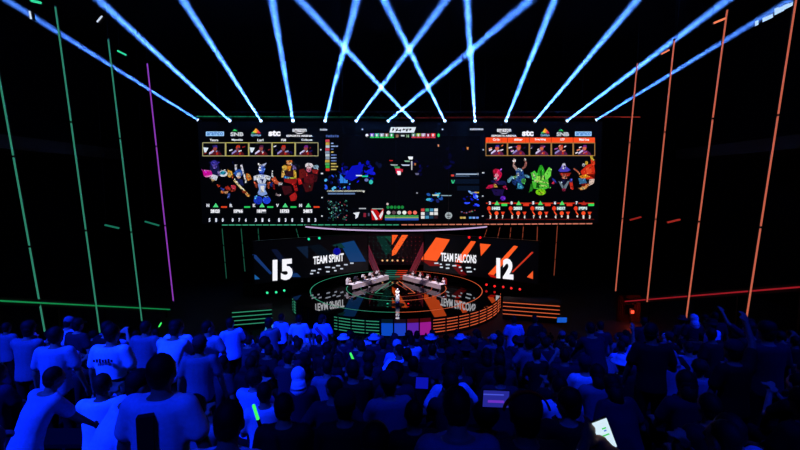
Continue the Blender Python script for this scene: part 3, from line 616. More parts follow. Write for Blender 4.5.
# ------------------------------------------------------------------ light tubes on the walls and under the screen
def tube_thing(px0, py0, px1, py1, Y0, Y1, m_, r, label, mount=True, group=None):
    A_ = at(px0, py0, Y0); B_ = at(px1, py1, Y1)      # A top, B bottom
    t = empty('light_tube', B_, label=label, cat='light', group=group)
    D = A_ - B_
    MB().tube((0, 0, 0), D, r, n=8).build('glowing_tube', m_, t)
    off = Vector((0, r + .05, 0))
    MB().bar(off, off + D, .12, .06).build('backing_rail', M_metal, t)
    for f in (0.002, .33, .66, .997): MB().box(D * f, (.16, .2, .14)).build('clamp', M_metal, t)
    if mount: MB().tube(D, (D.x, D.y, 34.4 - B_.z), .012, n=5).build('hanging_cable', M_metal, t)
    return t
TG = led('tube_green', (.20, .55, .44), .8); TR = led('tube_orange', (.85, .42, .32), .75); TP = led('tube_violet', (.58, .25, .75), .85)
tl = [((-4, 60), (45, 333), 29.5, TG, 'green light tube climbing the side wall, first from the picture edge'),
      ((55, 5), (100, 334), 35, TG, 'longest green light tube on the side wall'),
      ((108, 38), (142, 322), 41, TG, 'green light tube on the side wall next to the violet one'),
      ((147, 62), (173.5, 302), 46.5, TP, 'violet light tube, the only one on the side wall')]
for a, b, Y, m_, lab in tl: tube_thing(*a, *b, Y, Y, m_, .035 + .0006 * Y, lab.replace('from the picture edge', 'from the camera end'))
trs = [((797, -6), (744, 334), 29, 'tall orange light tube nearest the camera on the side wall'), ((727.5, 8), (686, 320), 34.5, 'orange light tube with an orange roof bar at its top'),
       ((674.5, 39), (647, 303), 41, 'orange light tube, second shortest of the four on the side wall'), ((637.5, 62), (615.5, 292), 46, 'shortest orange light tube on the side wall, closest to the giant screen')]
for a, b, Y, lab in trs: tube_thing(*a, *b, Y, Y, TR, .035 + .0006 * Y, lab)
def hang(lst, m_, word):
    for i, (x0, y0, x1, y1) in enumerate(lst):
        t = tube_thing(x0, y0, x1, y1, 58.2, 58.2, m_, .055, ['%s tube hanging under the giant screen, outermost of its row', 'second %s tube from the outer end under the giant screen', 'third %s tube from the outer end under the giant screen', 'fourth %s tube from the outer end under the giant screen', 'fifth %s tube from the outer end under the giant screen', 'innermost %s tube hanging under the giant screen'][i] % word)
hang([(222, 228, 226.5, 279), (241, 228, 245, 272), (258, 228, 259.5, 247), (296, 228, 300, 243)], led('hang_green', (.12, .36, .28), .7, False), 'dim green')
hang([(557.5, 225, 554, 276), (537.5, 226, 536, 275), (523.5, 226, 522, 244), (511, 227, 509.5, 243), (500, 227, 497, 241), (487, 229, 484, 238)], led('hang_red', (.55, .25, .17), .7, False), 'dim orange')

# glowing rails along the side stands
def side_rail(a, b, Ya, Yb, m_, label):
    A_ = at(*a, Ya); B_ = at(*b, Yb)
    t = empty('side_rail', B_, label=label, cat='rail')
    D = A_ - B_
    MB().bar((0, 0, 0), D, .10, .10).build('glowing_edge', m_, t)
    off = Vector((.12 if A_.x > 0 else -.12, 0, 0))
    MB().bar(off, D + off, .1, .5).build('parapet', M_black, t)
    for f in (.02, .25, .5, .75, .98):
        mb = MB()
        p = off + D * f; h = B_.z + D.z * f
        mb.bar(p + Vector((off.x * .5, 0, 0)), (p.x + off.x * .5, p.y, -B_.z + .0), .12, .12)
        mb.build('post', M_metal, t)
side_rail((-6, 300.5), (170, 309.5), 26, 46.5, led('rail_green', (.08, .55, .30), .8), 'glowing green rail sloping down beside the stand')
side_rail((806, 286.5), (618, 302), 26, 46, led('rail_red', (.62, .10, .14), .8), 'glowing red rail sloping down beside the stand')
# short roof bars
for (x0, y0, x1, y1, Y, col, lab) in ((31, .6, 41, 2.8, 30, (.2, .85, .6), 'short green bar light high up in the roof corner'), (118, 51, 126, 55, 38, (.2, .85, .6), 'short green bar light under the roof between two green tubes'),
        (714, 23, 725, 18.5, 33, (.95, .5, .35), 'short orange bar light under the roof, beside the tall orange tube'), (661.5, 54, 669, 50, 40, (.95, .5, .35), 'short orange bar light under the roof, next to the second shortest orange tube'),
        (105, 225, 119, 228.2, 40, (.10, .42, .33), 'dim teal bar light low on the side wall, nearer the camera'), (145, 221.5, 159, 225.5, 45, (.10, .42, .33), 'dim teal bar light low on the side wall, nearer the giant screen'),
        (630, 220, 641, 217, 44, (.55, .12, .10), 'dim red bar light low on the side wall, nearer the giant screen'), (667.5, 222.5, 680, 219.5, 38, (.6, .15, .12), 'dim red bar light low on the side wall, nearer the camera'),
        (97, 22, 102, 16, 30, (.8, .85, .9), 'small white bar light inside the leftmost beams'), (29.5, 11, 31, 19, 28, (.8, .85, .9), 'tiny upright white light in the roof corner')):
    A_ = at(x0, y0, Y); B_ = at(x1, y1, Y)
    t = empty('bar_light', A_, label=lab, cat='light')
    MB().bar((0, 0, 0), B_ - A_, .16 if col[0] < .7 or col[2] < .5 else .07, .13 if col[2] < .7 else .07).build('glowing_strip', led('bar_%.2f_%.2f' % (col[0], col[1]), col, 1), t)
    MB().bar((0, .15, .0), B_ - A_ + Vector((0, .15, 0)), .22, .12).build('housing', M_metal, t)
    MB().tube((0, .15, 0), (0, .15, 34.4 - A_.z), .012, n=5).build('hanging_cable', M_metal, t)
# white window-like panel row in the roof corner
t = empty('roof_panel_light', at(752, 24, 30), label='row of bright white panels along the roof corner', cat='light')
for (x0, y0, x1, y1) in ((756.5, 20.5, 758.5, 25), (764, 14, 773, 21), (776, 7.5, 778.5, 14), (780, 6, 784, 12), (784.5, 3.5, 789, 9), (789.5, 1, 796, 6.5)):
    w_ = (x1 - x0) * .45; p = [at(x0, y1 + .6, 30), at(x1, y1 - w_ + .4, 30), at(x1, y0 - .4, 30), at(x0, y0 + w_ - .6, 30)]
    o_ = Vector(t.location); vs = [q - o_ for q in p] + [q - o_ + Vector((0, .12, 0)) for q in p]
    MB().add(vs, [(0, 1, 2, 3), (4, 5, 6, 7), (0, 1, 5, 4), (1, 2, 6, 5), (2, 3, 7, 6), (3, 0, 4, 7)]).build('panel', led('panel_white', (.72, .86, 1), 1), t)

# ------------------------------------------------------------------ beam lights
beams = [(198, 120, 7, 0), (230, 121, 99, 0), (261, 121, 183, 0), (293, 121, 272, 0), (325, 121, 357, 0), (356, 121, 446, 0), (388, 121, 530, 0),
         (413, 121, 300, 0), (445, 121, 384, 0), (475, 121, 467, 0), (506, 121, 554.5, 0), (535, 121, 637, 0), (567, 121, 727, 0), (596, 120, 790, 0)]
hz = bpy.data.materials.new('haze_in_beam'); hz.use_nodes = True; nt = hz.node_tree
for n_ in list(nt.nodes):
    if n_.type != 'OUTPUT_MATERIAL': nt.nodes.remove(n_)
vs_ = nt.nodes.new('ShaderNodeVolumeScatter'); vs_.inputs['Color'].default_value = (.9, .95, 1, 1); vs_.inputs['Density'].default_value = .03; vs_.inputs['Anisotropy'].default_value = .0
nt.links.new(vs_.outputs[0], nt.nodes['Material Output'].inputs['Volume'])
ordn = ['first', 'second', 'third', 'fourth', 'fifth', 'sixth', 'seventh', 'eighth', 'ninth', 'tenth', 'eleventh', 'twelfth', 'thirteenth', 'fourteenth']
BEAMP = 600
for i, (sx, sy, ex, ey) in enumerate(beams):
    S = at(sx, sy, 57.2)
    k_ = 1.28 if 0 < i < 13 else 1.06
    E_ = at(sx + (ex - sx) * k_, sy + (ey - sy) * k_, 36 if 0 < i < 13 else 43)
    D = (E_ - S); L = D.length; d = D.normalized()
    t = empty('moving_head_lamp', S, label='moving head lamp, %s from the TEAM SPIRIT end of the row above the giant screen' % ordn[i], cat='lamp', group='beam lamps above the giant screen')
    q = d.to_track_quat('Z', 'Y').to_matrix().to_4x4()
    mb = MB().lathe([(.12, -.5), (.21, -.42), (.22, -.1), (.20, 0.0)], (0, 0, 0), 14, q); head_ = mb.build('lamp_head', M_metal, t, smooth=False)
    yk = MB(); yk.box((-.24, 0, .12 - .2), (.05, .12, .5)); yk.box((.24, 0, .12 - .2), (.05, .12, .5)); yk.box((0, 0, .18), (.53, .16, .07)); yk.build('yoke', M_metal, t)
    MB().box((0, .15, .3), (.4, .6, .18)).build('base', M_metal, t)
    MB().tube(d * 0.005, d * .03, .185, n=14).build('lens', led('lens', (.8, .92, 1), 2.5, False), head_)
    MB().tube((0, .3, .3), (0, .34, zt + .1 - S.z), .04, n=8).build('hanging_clamp', M_metal, t)
    # beam haze: a real shaft of lit mist round the lamp's light
    r0, r1 = .21, .22 + L * math.tan(math.radians(1.0))
    vs = []; n = 20; u = d.orthogonal().normalized(); w = d.cross(u)
    mb = MB().tube(S + d * .1, E_, r0, r1, n=20)
    o_ = mb.build('haze', hz); o_['kind'] = 'stuff'; tag(o_, 'blue-white light shaft in haze, %s from the TEAM SPIRIT end of the row' % ordn[i], 'light beam', 'light beams')
    ld = bpy.data.lights.new('beam_light', 'AREA'); ld.shape = 'DISK'; ld.size = .27; ld.energy = BEAMP * (1 if 0 < i < 13 else .6); ld.color = (.075, .25, 1); ld.spread = math.radians(2.0)
    lo = bpy.data.objects.new('beam_light', ld); C.objects.link(lo); lo.parent = t
    lo.location = d * .06; lo.rotation_euler = d.to_track_quat('-Z', 'Y').to_euler()

# small lamps at the foot and top of the wing screens
def dot_lamp(px, py, Y, col, label, group, zb=None):
    p = at(px, py, Y); t = empty('stage_lamp', p, label=label, cat='lamp', group=group)
    MB().ell((0, -.12, 0), (.14, .08, .14)).build('lens', led('dot_%.1f%.1f%.1f' % col, col, 1.3, False), t, smooth=True)
    MB().lathe([(.17, 0), (.19, .12), (.12, .32)], (0, -.1, 0), 12, Matrix.Rotation(-PI / 2, 4, 'X')).build('lamp_body', M_metal, t)
    MB().box((0, .12, -.25 if zb else .25), (.06, .06, .3)).build('bracket', M_metal, t)
gl = 'small green stage lamps at the foot of the TEAM SPIRIT display'; rl = 'small red stage lamps at the foot of the TEAM FALCONS display'
for i, (x, y_) in enumerate(((267.5, 292.5), (276.5, 292), (284.5, 290.3))): dot_lamp(x, y_, 50 + i * .6, (.2, .9, .6), 'small green lamp at the foot of the TEAM SPIRIT display, %s from the outer end' % ordn[i], gl, 1)
for i, (x, y_) in enumerate(((519.6, 289), (511, 288), (503, 286.7), (494.5, 286), (486.3, 284.5))): dot_lamp(x, y_, 50 + i * .6, (.95, .15, .15), 'small red lamp at the foot of the TEAM FALCONS display, %s from the outer end' % ordn[i], rl, 1)
for i, (x, y_, c_) in enumerate(((309, 239, (.1, .85, .6)), (319.5, 238, (.1, .85, .6)))): dot_lamp(x, y_, 50, c_, ['green lamp hanging above the TEAM lettering, the outer one', 'green lamp hanging above the SPIRIT lettering, the inner one'][i], 'hanging green lamps')
for i, (x, y_, c_) in enumerate(((469, 237.2, (1, .1, .12)), (480, 237.5, (1, .1, .12)))): dot_lamp(x, y_, 50, c_, ['red lamp hanging above the FALCONS lettering, the inner one', 'red lamp hanging above the display, between FALCONS and 12'][i], 'hanging red lamps')
for i, (x, y_, c_, lab) in enumerate(((387.5, 305, (.15, .7, .55), 'green floor lamp beside the presenter'), (408.3, 305, (1, .12, .12), 'red floor lamp beside the presenter'))):
    p = atz(x, y_, STAGE_Z); t = empty('floor_lamp', p, label=lab, cat='lamp')
    MB().lathe([(.14, 0), (.16, .05), (.10, .12)], (0, 0, 0), 14).build('lamp_body', M_metal, t); MB().ell((0, 0, .14), (.1, .1, .07)).build('lens', led('fl%d' % i, c_, 1.3, False), t, smooth=True)
# blue-lit round lamp hanging before the TEAM SPIRIT display
p = at(337, 251.5, 47); t = empty('blue_globe_lamp', p, label='round deep-blue lamp hanging in front of the TEAM SPIRIT display', cat='lamp')
MB().ell((0, 0, 0), (.42, .42, .42), nu=24, nv=14).build('globe', led('globe', (.03, .04, .55), 1, False), t, smooth=True)
MB().tube((0, 0, .4), (0, 0, .62), .12, n=12).build('socket', M_metal, t); MB().tube((0, 0, .6), (0, 0, 30 - p.z), .02, n=6).build('cable', M_metal, t)
# red lamp on the side wall with its glow
p = at(632.5, 312, 44); t = empty('wall_lamp', p, label='glowing red lamp low beside the red rail', cat='lamp')
MB().box((0, 0, 0), (.28, .15, .3)).build('lens', led('red_box', (1, .28, .18), 1.5, False), t); MB().box((0, .15, 0), (.5, .16, .6)).build('housing', M_metal, t)
MB().box((0, .3, -p.z / 2 - .2), (.1, .1, p.z - .4)).build('post', M_metal, t)
cu = MB(); n_ = 60; cz = p.z + 1.6  # red cloth added behind the lamp only to show its glow
vs = [(p.x - 1.3 + 2.6 * i / n_, p.y + .75 + .07 * math.sin(i * 1.3) + dy, zz) for dy in (0, .03) for zz in (.0, cz) for i in range(n_ + 1)]; k_ = n_ + 1
fs = [(a + i, a + i + 1, a + k_ + i + 1, a + k_ + i) for a in (0, 2 * k_) for i in range(n_)]
cu.add(vs, fs); cur = cu.build('glow_cloth', mat('red_glow_cloth', (.22, .06, .05), .9)); tag(cur, 'added dark red pleated cloth catching the glow of the red lamp', 'glow_cloth')
ld = bpy.data.lights.new('red_point', 'POINT'); ld.energy = 70; ld.color = (1, .08, .04); ld.shadow_soft_size = .2
lo = bpy.data.objects.new('red_point', ld); C.objects.link(lo); lo.parent = t; lo.location = (0, -.4, 0)

# ------------------------------------------------------------------ people
def remeshed(mb, name, m, voxel, smooth_it=4):
    o = mb.build(name + '_src', m, fix=True)
    r = o.modifiers.new('r', 'REMESH'); r.mode = 'VOXEL'; r.voxel_size = voxel; r.use_smooth_shade = True
    if smooth_it:
        s_ = o.modifiers.new('s', 'SMOOTH'); s_.factor = .5; s_.iterations = smooth_it
    dg = bpy.context.evaluated_depsgraph_get()
    me = bpy.data.meshes.new_from_object(o.evaluated_get(dg)); me.name = name
    bpy.data.objects.remove(o)
    me.materials.clear(); me.materials.append(m)
    return me
def ik(a, b, l1, l2, hint):
    a = Vector(a); b = Vector(b); d = b - a; L = min(d.length, (l1 + l2) * .995); d.normalize(); b = a + d * L
    x = (l1 * l1 - l2 * l2 + L * L) / (2 * L); h = math.sqrt(max(0, l1 * l1 - x * x))
    hv = Vector(hint); hv = (hv - d * hv.dot(d)).normalized()
    return a + d * x + hv * h, b
def loft(mb, rings):                    # rings: (centre, rx, ry) stacked along a spine
    n = 16; vs = []
    for c, rx, ry in rings:
        for i in range(n):
            t = 2 * PI * i / n; vs.append(Vector(c) + Vector((rx * math.cos(t), ry * math.sin(t), 0)))
    fs = []
    for k in range(len(rings) - 1):
        for i in range(n): fs.append((k * n + i, k * n + (i + 1) % n, (k + 1) * n + (i + 1) % n, (k + 1) * n + i))
    fs.append(tuple(range(n))[::-1]); fs.append(tuple(range((len(rings) - 1) * n, len(rings) * n)))
    mb.add(vs, fs)
def hand(mb, wrist, d, up, curl, side, s=1.0):
    # palm along d, back of the hand towards up, thumb on the side vector
    d = Vector(d).normalized(); up = Vector(up); up = (up - d * up.dot(d)).normalized(); sd = d.cross(up) * side
    Mx = Matrix((sd, d, up)).transposed()
    pc = Vector(wrist) + d * .045
    mb.ell(pc, (.041, .052, .018), Mx, 12, 8)
    for k, (o_, L) in enumerate(((.030, .036), (.010, .041), (-.010, .038), (-.029, .030))):
        p = pc + sd * o_ + d * .038
        q = p + (d * math.cos(curl) - up * math.sin(curl)) * L
        r = q + (d * math.cos(2 * curl) - up * math.sin(2 * curl)) * L * .95
        mb.cap(p, q, .0105, .0100, 8); mb.cap(q, r, .0100, .0085, 8)
    p = Vector(wrist) + d * .02 + sd * .032; q = p + (d * .7 + sd * .75 - up * .2).normalized() * .036; r = q + (d * .95 + sd * .1 - up * .4 * curl).normalized() * .03
    mb.cap(p, q, .0135, .0115, 8); mb.cap(q, r, .0112, .0095, 8)

M_skin = [mat('skin_%d' % i, c, .6, noise=20, spec=.2) for i, c in enumerate([(.62, .42, .32), (.48, .31, .22), (.72, .52, .42)])]
VAR = {}
def variant(key, seated=False, lean=0.0, hands=None, head_pitch=0.0, head_yaw=0.0, hunch=0.0, hfem=0.0):
    """Meshes of one body posture: body, shirt, trousers, shoes, and the head's place."""
    s = 1.0
    hipz = .50 if seated else .93
    P = Vector((0, 0, hipz + .04))
    cl, sl = math.cos(lean), math.sin(lean)
    def sp(h, f=0): return P + Vector((0, h * sl + f * cl, h * cl - f * sl))
    waist = sp(.16); chest = sp(.34, .01); shol = sp(.465, -.0 + hunch); neck = sp(.52, .01 + hunch * 1.3)
    hc = neck + Vector((0, .035 + .05 * sl, .125))
    RH = Euler((-head_pitch, 0, head_yaw)).to_matrix()
    body = MB(); shirt = MB(); trou = MB(); shoe = MB()
    def H_(v): return hc + RH @ Vector(v)
    body.ell(H_((0, 0, .012)), (.074, .094, .104), RH, 18, 12); body.ell(H_((0, .032, -.055)), (.052, .058, .058), RH, 14, 8)
    body.cap(H_((0, .094, .008)), H_((0, .108, -.022)), .011, .016, 8); body.ell(H_((0, .086, -.052)), (.026, .012, .011), RH, 10, 6)
    for sg_ in (-1, 1):
        body.ell(H_((sg_ * .077, .0, -.008)), (.011, .020, .032), RH, 8, 6); body.ell(H_((sg_ * .031, .080, .028)), (.022, .012, .008), RH, 8, 5)
    body.cap(H_((0, -.012, -.06)), neck - Vector((0, 0, .02)), .052, .060, 12)
    rings = [(P - Vector((0, 0, .08)), .155, .115), (P, .165, .118), (waist, .142, .100), (chest, .168, .115), (shol, .185, .090), (shol + Vector((0, 0, .045)), .10, .068), (neck + Vector((0, 0, -.015)), .062, .058)]
    loft(body, [(c, a * .96, b * .95) for c, a, b in rings])
    loft(shirt, [(rings[0][0], .182, .140), (rings[1][0], .180, .138), (waist, .165, .125), (chest, .186, .134), (shol, .200, .114), (shol + Vector((0, 0, .05)), .130, .090), (neck + Vector((0, 0, -.012)), .074, .070)])
    hands = hands or {}
    for sg_ in (-1, 1):
        sh = shol + Vector((sg_ * .178, 0, -.01))
        hp = hands.get(sg_, None)
        if hp is None: hp = (sg_ * .30, .10, hipz - .05) if not seated else (sg_ * .13, .34, hipz + .17)
        hint = (sg_ * .6, -.7, -.55)
        el, wr = ik(sh, hp, .285, .25, hint)
        body.cap(sh, el, .046, .039, 12); body.cap(el, wr, .040, .026, 12)
        fd = (wr - el).normalized(); raised = wr.z > sh.z
        upv = Vector((sg_ * .4, -.4, .9)) if not raised else Vector((0, -1, .1))
        hand(body, wr, fd, upv, .38, -sg_ if not raised else -sg_)
        mid = sh.lerp(el, .62)
        shirt.cap(sh + Vector((-sg_ * .02, 0, -.002)), mid, .078, .070, 12)
        hip = P + Vector((sg_ * .092, 0, -.05))
        if seated:
            kn = Vector((sg_ * .15, .42, hipz + .03)); an = Vector((sg_ * .14, .40, .09))
        else:
            kn = Vector((sg_ * .105, .03, .49)); an = Vector((sg_ * .12, -.03, .09))
        body.cap(hip, kn, .080, .054, 12); body.cap(kn, an, .053, .036, 12); body.cap(an, an + Vector((0, .12, -.05)), .038, .030, 10)
        trou.cap(hip, kn, .096, .070, 14); trou.cap(kn, an + Vector((0, 0, .01)), .070, .056, 14)
        shoe.ell(an + Vector((0, .06, -.045)), (.050, .145, .044), None, 14, 8); shoe.cap(an + Vector((0, -.02, -.035)), an + Vector((0, -.01, .015)), .050, .046, 10)
    loft(trou, [(P - Vector((0, 0, .11)), .15, .12), (P - Vector((0, 0, .04)), .176, .132), (P + Vector((0, 0, .04)), .166, .124)])
    VAR[key] = dict(body=remeshed(body, 'person', M_skin[0], .0115, 3), shirt=remeshed(shirt, 'shirt', M_dark, .017, 3), trousers=remeshed(trou, 'trousers', M_dark, .02, 4),
                    shoes=shoe.mesh('shoes', M_dark, True), hc=hc, rh=RH, seated=seated)
    return VAR[key]
HAIR = {}
def hairs():
    RR = random.Random(5)
    def jit(me, a):
        for v in me.vertices: v.co += Vector((RR.uniform(-a, a), RR.uniform(-a, a), RR.uniform(-a, a)))
        return me
    HAIR['short_hair'] = jit(MB().ell((0, -.018, .032), (.079, .092, .096), nu=20, nv=12).ell((0, -.045, -.01), (.070, .056, .075), nu=16, nv=8).mesh('hair', M_dark, True), .0025)
    HAIR['curly_hair'] = jit(MB().ell((0, -.022, .045), (.112, .115, .118), nu=24, nv=14).mesh('hair', M_dark, True), .009)
    HAIR['long_hair'] = jit(MB().ell((0, -.018, .03), (.086, .098, .100), nu=20, nv=12).cap((0, -.05, 0), (0, -.085, -.20), .082, .062, 16).mesh('hair', M_dark, True), .003)
    HAIR['cap'] = MB().lathe([(.088, -.01), (.092, .02), (.089, .055), (.070, .092), (.035, .112), (.01, .118)], (0, -.008, .03), 22).add(*brim_pts()).mesh('cap', M_dark, True)
    HAIR['brimmed_hat'] = MB().lathe([(.155, -.006), (.150, .004), (.094, .012), (.090, .06), (.078, .085), (.02, .092)], (0, -.008, .045), 26).mesh('hat', M_dark, True)
    HAIR['head_wrap'] = MB().ell((0, -.014, .03), (.091, .104, .104), nu=20, nv=12).cap((0, -.05, -.02), (0, -.07, -.13), .078, .105, 16).mesh('headscarf', M_dark, True)
    HAIR['eyes'] = MB().ell((-.031, .086, .014), (.013, .008, .006), nu=10, nv=6).ell((.031, .086, .014), (.013, .008, .006), nu=10, nv=6).mesh('eyes', M_dark, True)
    HAIR['lips'] = MB().ell((0, .094, -.050), (.024, .007, .004), nu=12, nv=6).ell((0, .093, -.058), (.020, .007, .005), nu=12, nv=6).mesh('lips', M_dark, True)
def brim_pts():
    vs = []; n = 12
    for z in (.022, .028):
        for i in range(n + 1):
            t = PI * i / n; vs.append((.086 * math.cos(t), .07 + .095 * math.sin(t) * .85, z + .004 * math.sin(t)))
    k = n + 1
    fs = [tuple(range(k))[::-1], tuple(range(k, 2 * k))] + [(i, i + 1, k + i + 1, k + i) for i in range(n)] + [(n, 0, k, k + n)]
    return vs, fs
hairs()
variant('sit', True, .05)
variant('sit_forward', True, .42, head_pitch=.25, hunch=.03)
variant('sit_phone', True, .08, hands={-1: (-.07, .36, 1.08), 1: (.07, .36, 1.08)}, head_pitch=.05)
variant('sit_phone_high', True, .02, hands={-1: (-.19, .24, 1.35), 1: (-.06, .26, 1.31)})
variant('sit_clap', True, .10, hands={-1: (-.035, .34, .98), 1: (.035, .34, .98)})
variant('sit_side', True, .03, head_yaw=.9, hands={-1: (-.25, .2, .72), 1: (.28, .25, .75)})
variant('sit_arm', True, .0, hands={1: (.30, .15, 1.62)})
variant('stand', False, .02)
variant('stand_side', False, .04, head_yaw=-.8, hands={1: (.15, .28, 1.15)})
variant('stand_lean', False, .40, head_pitch=.2, hunch=.03, hands={-1: (-.2, .55, .95), 1: (.2, .55, .95)})
variant('stand_phone', False, .0, hands={-1: (-.08, .38, 1.50), 1: (.08, .38, 1.50)})
variant('stand_arm', False, .0, hands={1: (.33, .22, 1.88)})
variant('stand_armL', False, .0, hands={-1: (-.38, .25, 1.80)})
variant('stand_folded', False, .03, hands={-1: (.10, .24, 1.16), 1: (-.10, .26, 1.20)}, head_yaw=.3)
HC = {k: mat('hair_' + k, c, .7, spec=.15) for k, c in (('black', (.04, .035, .03)), ('brown', (.16, .09, .05)))}
SH = {k: mat('fabric_' + k.replace(' ', '_'), c, .85, noise=40, spec=.2) for k, c in (('black', (.05, .05, .05)), ('navy', (.08, .09, .16)), ('charcoal', (.16, .16, .17)), ('grey', (.42, .42, .45)), ('light grey', (.62, .62, .66)),
      ('white', (.88, .88, .92)), ('pale blue', (.66, .74, .92)), ('red', (.5, .08, .08)), ('green', (.15, .35, .2)), ('purple', (.4, .28, .6)))}
TR_ = mat('trouser_cloth', (.05, .05, .06), .9, spec=.1); TRb = mat('denim_cloth', (.12, .15, .24), .9)
SHOE = mat('shoe_rubber', (.1, .1, .1), .7)
NP = [0]
def link_part(me, name, parent, m, loc=None, rot=None, sc=None):
    o = bpy.data.objects.new(name, me); C.objects.link(o); o.parent = parent
    if len(me.materials) and m is not None:
        o.material_slots[0].link = 'OBJECT'; o.material_slots[0].material = m
    if loc is not None: o.location = loc
    if rot is not None: o.rotation_euler = rot
    if sc: o.scale = (sc,) * 3
    return o
def person(x, y, z, var, hair='short_hair', shirt='black', yaw=0.0, hcol='black', label=None, group=None, scale=1.0, skin=0, full=True, trousers=None):
    V = VAR[var]
    o = bpy.data.objects.new('person', V['body']); C.objects.link(o)
    o.material_slots[0].link = 'OBJECT'; o.material_slots[0].material = M_skin[skin]
    o.location = (x, y, z); o.rotation_euler = (0, 0, yaw); o.scale = (scale,) * 3
    tag(o, label, 'person', group)
    link_part(V['shirt'], 'shirt', o, SH[shirt])
    link_part(V['trousers'], 'trousers', o, trousers or TR_)
    if full: link_part(V['shoes'], 'shoes', o, SHOE)
    hm = HC['black'] if hcol == 'black' else HC['brown'] if hcol == 'brown' else SH[hcol]
    nm = {'short_hair': 'hair', 'curly_hair': 'hair', 'long_hair': 'hair', 'cap': 'cap', 'brimmed_hat': 'hat', 'head_wrap': 'headscarf'}[hair]
    if full or 'side' in var:
        link_part(HAIR['eyes'], 'eyes', o, EYE, V['hc'], V['rh'].to_euler()); link_part(HAIR['lips'], 'lips', o, LIP, V['hc'], V['rh'].to_euler())
    link_part(HAIR[hair], nm, o, hm, V['hc'], V['rh'].to_euler())
    if nm in ('cap', 'hat'): link_part(HAIR['short_hair'], 'hair', o, HC['black'], V['hc'] + V['rh'] @ Vector((0, 0, -.018)), V['rh'].to_euler(), .97)
    return o
LIP = mat('lip_skin', (.45, .18, .16), .5); EYE = mat('eye_dark', (.05, .04, .04), .3)
def rowc(y): return -1.2 + (math.floor((y + 1.2) / ROW) + .5) * ROW
TAKEN = []
def spec(px, y, var, hair, shirt, label, yaw=0., hcol='black', scale=1., skin=0, trousers=None, group=None):
    yc = rowc(y); st_ = VAR[var]['seated']; yy = yc - (.14 if st_ else 0) + (0 if st_ else random.uniform(-.1, .1))
    x = (px - 400) / FPX * (yy * math.cos(PITCH) + (CAMZ - gz(yc) - 1.3) * math.sin(PITCH))
    TAKEN.append((x, yc))
    return person(x, yy, gz(yc), var, hair, shirt, yaw, hcol, label, group, scale, skin, True, trousers)

# people one can tell apart
p_jersey = spec(111, 5.2, 'stand', 'short_hair', 'white', 'standing person in white jersey with dark waist band and printed back below the green rail', scale=1.03)
p_big = spec(160, 2.6, 'stand', 'short_hair', 'white', 'largest standing person, white shirt with a black strap down the back', scale=1.0)
p_big2 = spec(206, 1.9, 'stand_lean', 'short_hair', 'white', 'person in a white shirt bending forward beside the one with the black back strap', scale=.88)
spec(20, 3.5, 'stand_lean', 'short_hair', 'light grey', 'person in pale shirt leaning forward at the stand end below the green rail', yaw=-.4, scale=.84)
spec(55, 5.2, 'stand', 'short_hair', 'light grey', 'standing person in a pale grey shirt next to the white jersey with printed back', yaw=.1)
p_lean = spec(90, 3.5, 'sit_forward', 'short_hair', 'white', 'person in a white shirt doubled over in front of the printed white jersey', yaw=-.8, scale=1.15)
spec(27, 6.0, 'stand_folded', 'cap', 'grey', 'standing person in a grey shirt and cap near the foot of the first green tube')
spec(145, 6.9, 'stand', 'short_hair', 'grey', 'standing person in a plain grey shirt between the printed jersey and the banded jerseys')
spec(178, 6.9, 'stand', 'short_hair', 'white', 'standing person in a white shirt with dark belt, first of the two side by side', scale=1.02)
spec(207, 6.9, 'stand_side', 'short_hair', 'light grey', 'standing person in a pale shirt turning sideways, second of the two side by side')
spec(232, 8.6, 'stand_side', 'short_hair', 'pale blue', 'standing person in a pale blue shirt in front of the green platform strips', yaw=.7)
spec(271, 9.4, 'stand_side', 'cap', 'grey', 'standing person in a grey shirt and cap near the small cyan screen', yaw=.9)
spec(281, 11.9, 'stand', 'short_hair', 'pale blue', 'standing person in a pale blue shirt, first of three at the front of the stand', yaw=-.3)
spec(299, 11.2, 'stand', 'short_hair', 'white', 'standing person in a long white shirt, middle of three at the front of the stand', yaw=.15, trousers=SH['light grey'])
p_scarf = spec(322, 11.2, 'stand_side', 'long_hair', 'pale blue', 'standing person with a pink shoulder scarf at the front of the stand', yaw=-.2, hcol='brown', trousers=SH['grey'])
spec(264, 4.3, 'sit', 'short_hair', 'white', 'seated person in a white shirt behind the dark TEAM SPIRIT shirt', yaw=.3, scale=.95)
p_ts = spec(282, 3.5, 'sit', 'short_hair', 'black', 'seated person in a black shirt with TEAM SPIRIT written on the back', yaw=.05)
for px, lab, hat in ((343, 'seated person in a white brimmed hat below the green fascia strips', 'brimmed_hat'), (374, 'seated person in a white brimmed hat below the blue fascia panel', 'brimmed_hat'), (397, 'seated person in a white cap in the middle, below the presenter', 'cap'),
                     (431, 'seated person in a white brimmed hat below the magenta fascia panel', 'brimmed_hat'), (461, 'seated person in a white brimmed hat below the orange fascia strips', 'brimmed_hat')):
    spec(px, 8.6 if hat == 'cap' else 10.2, 'sit', hat, 'pale blue' if hat == 'cap' else 'navy', lab, hcol='white')
spec(494, 10.2, 'sit_side', 'cap', 'grey', 'seated person in a pale cap turned to the side, beside the standing pair', hcol='light grey')
spec(395, 5.2, 'sit', 'curly_hair', 'navy', 'seated person with a big round curly head of hair in the middle of the crowd')
p_o = spec(464, 1.9, 'stand_lean', 'short_hair', 'grey', 'person in a grey shirt with a dark diagonal strap, bending under the raised tablet', scale=.9)
p_cap = spec(529, 2.6, 'sit', 'cap', 'navy', 'person in dark cap with a red band over it, next to the grey strapped shirt', hcol='navy', scale=1.13)
p_q = spec(562, 4.3, 'sit', 'short_hair', 'white', 'seated person in a white shirt with a thin cross strap, past the raised tablet')
spec(514, 11.2, 'stand', 'short_hair', 'pale blue', 'standing person in a pale blue coat before the side of the round stage', trousers=SH['pale blue'])
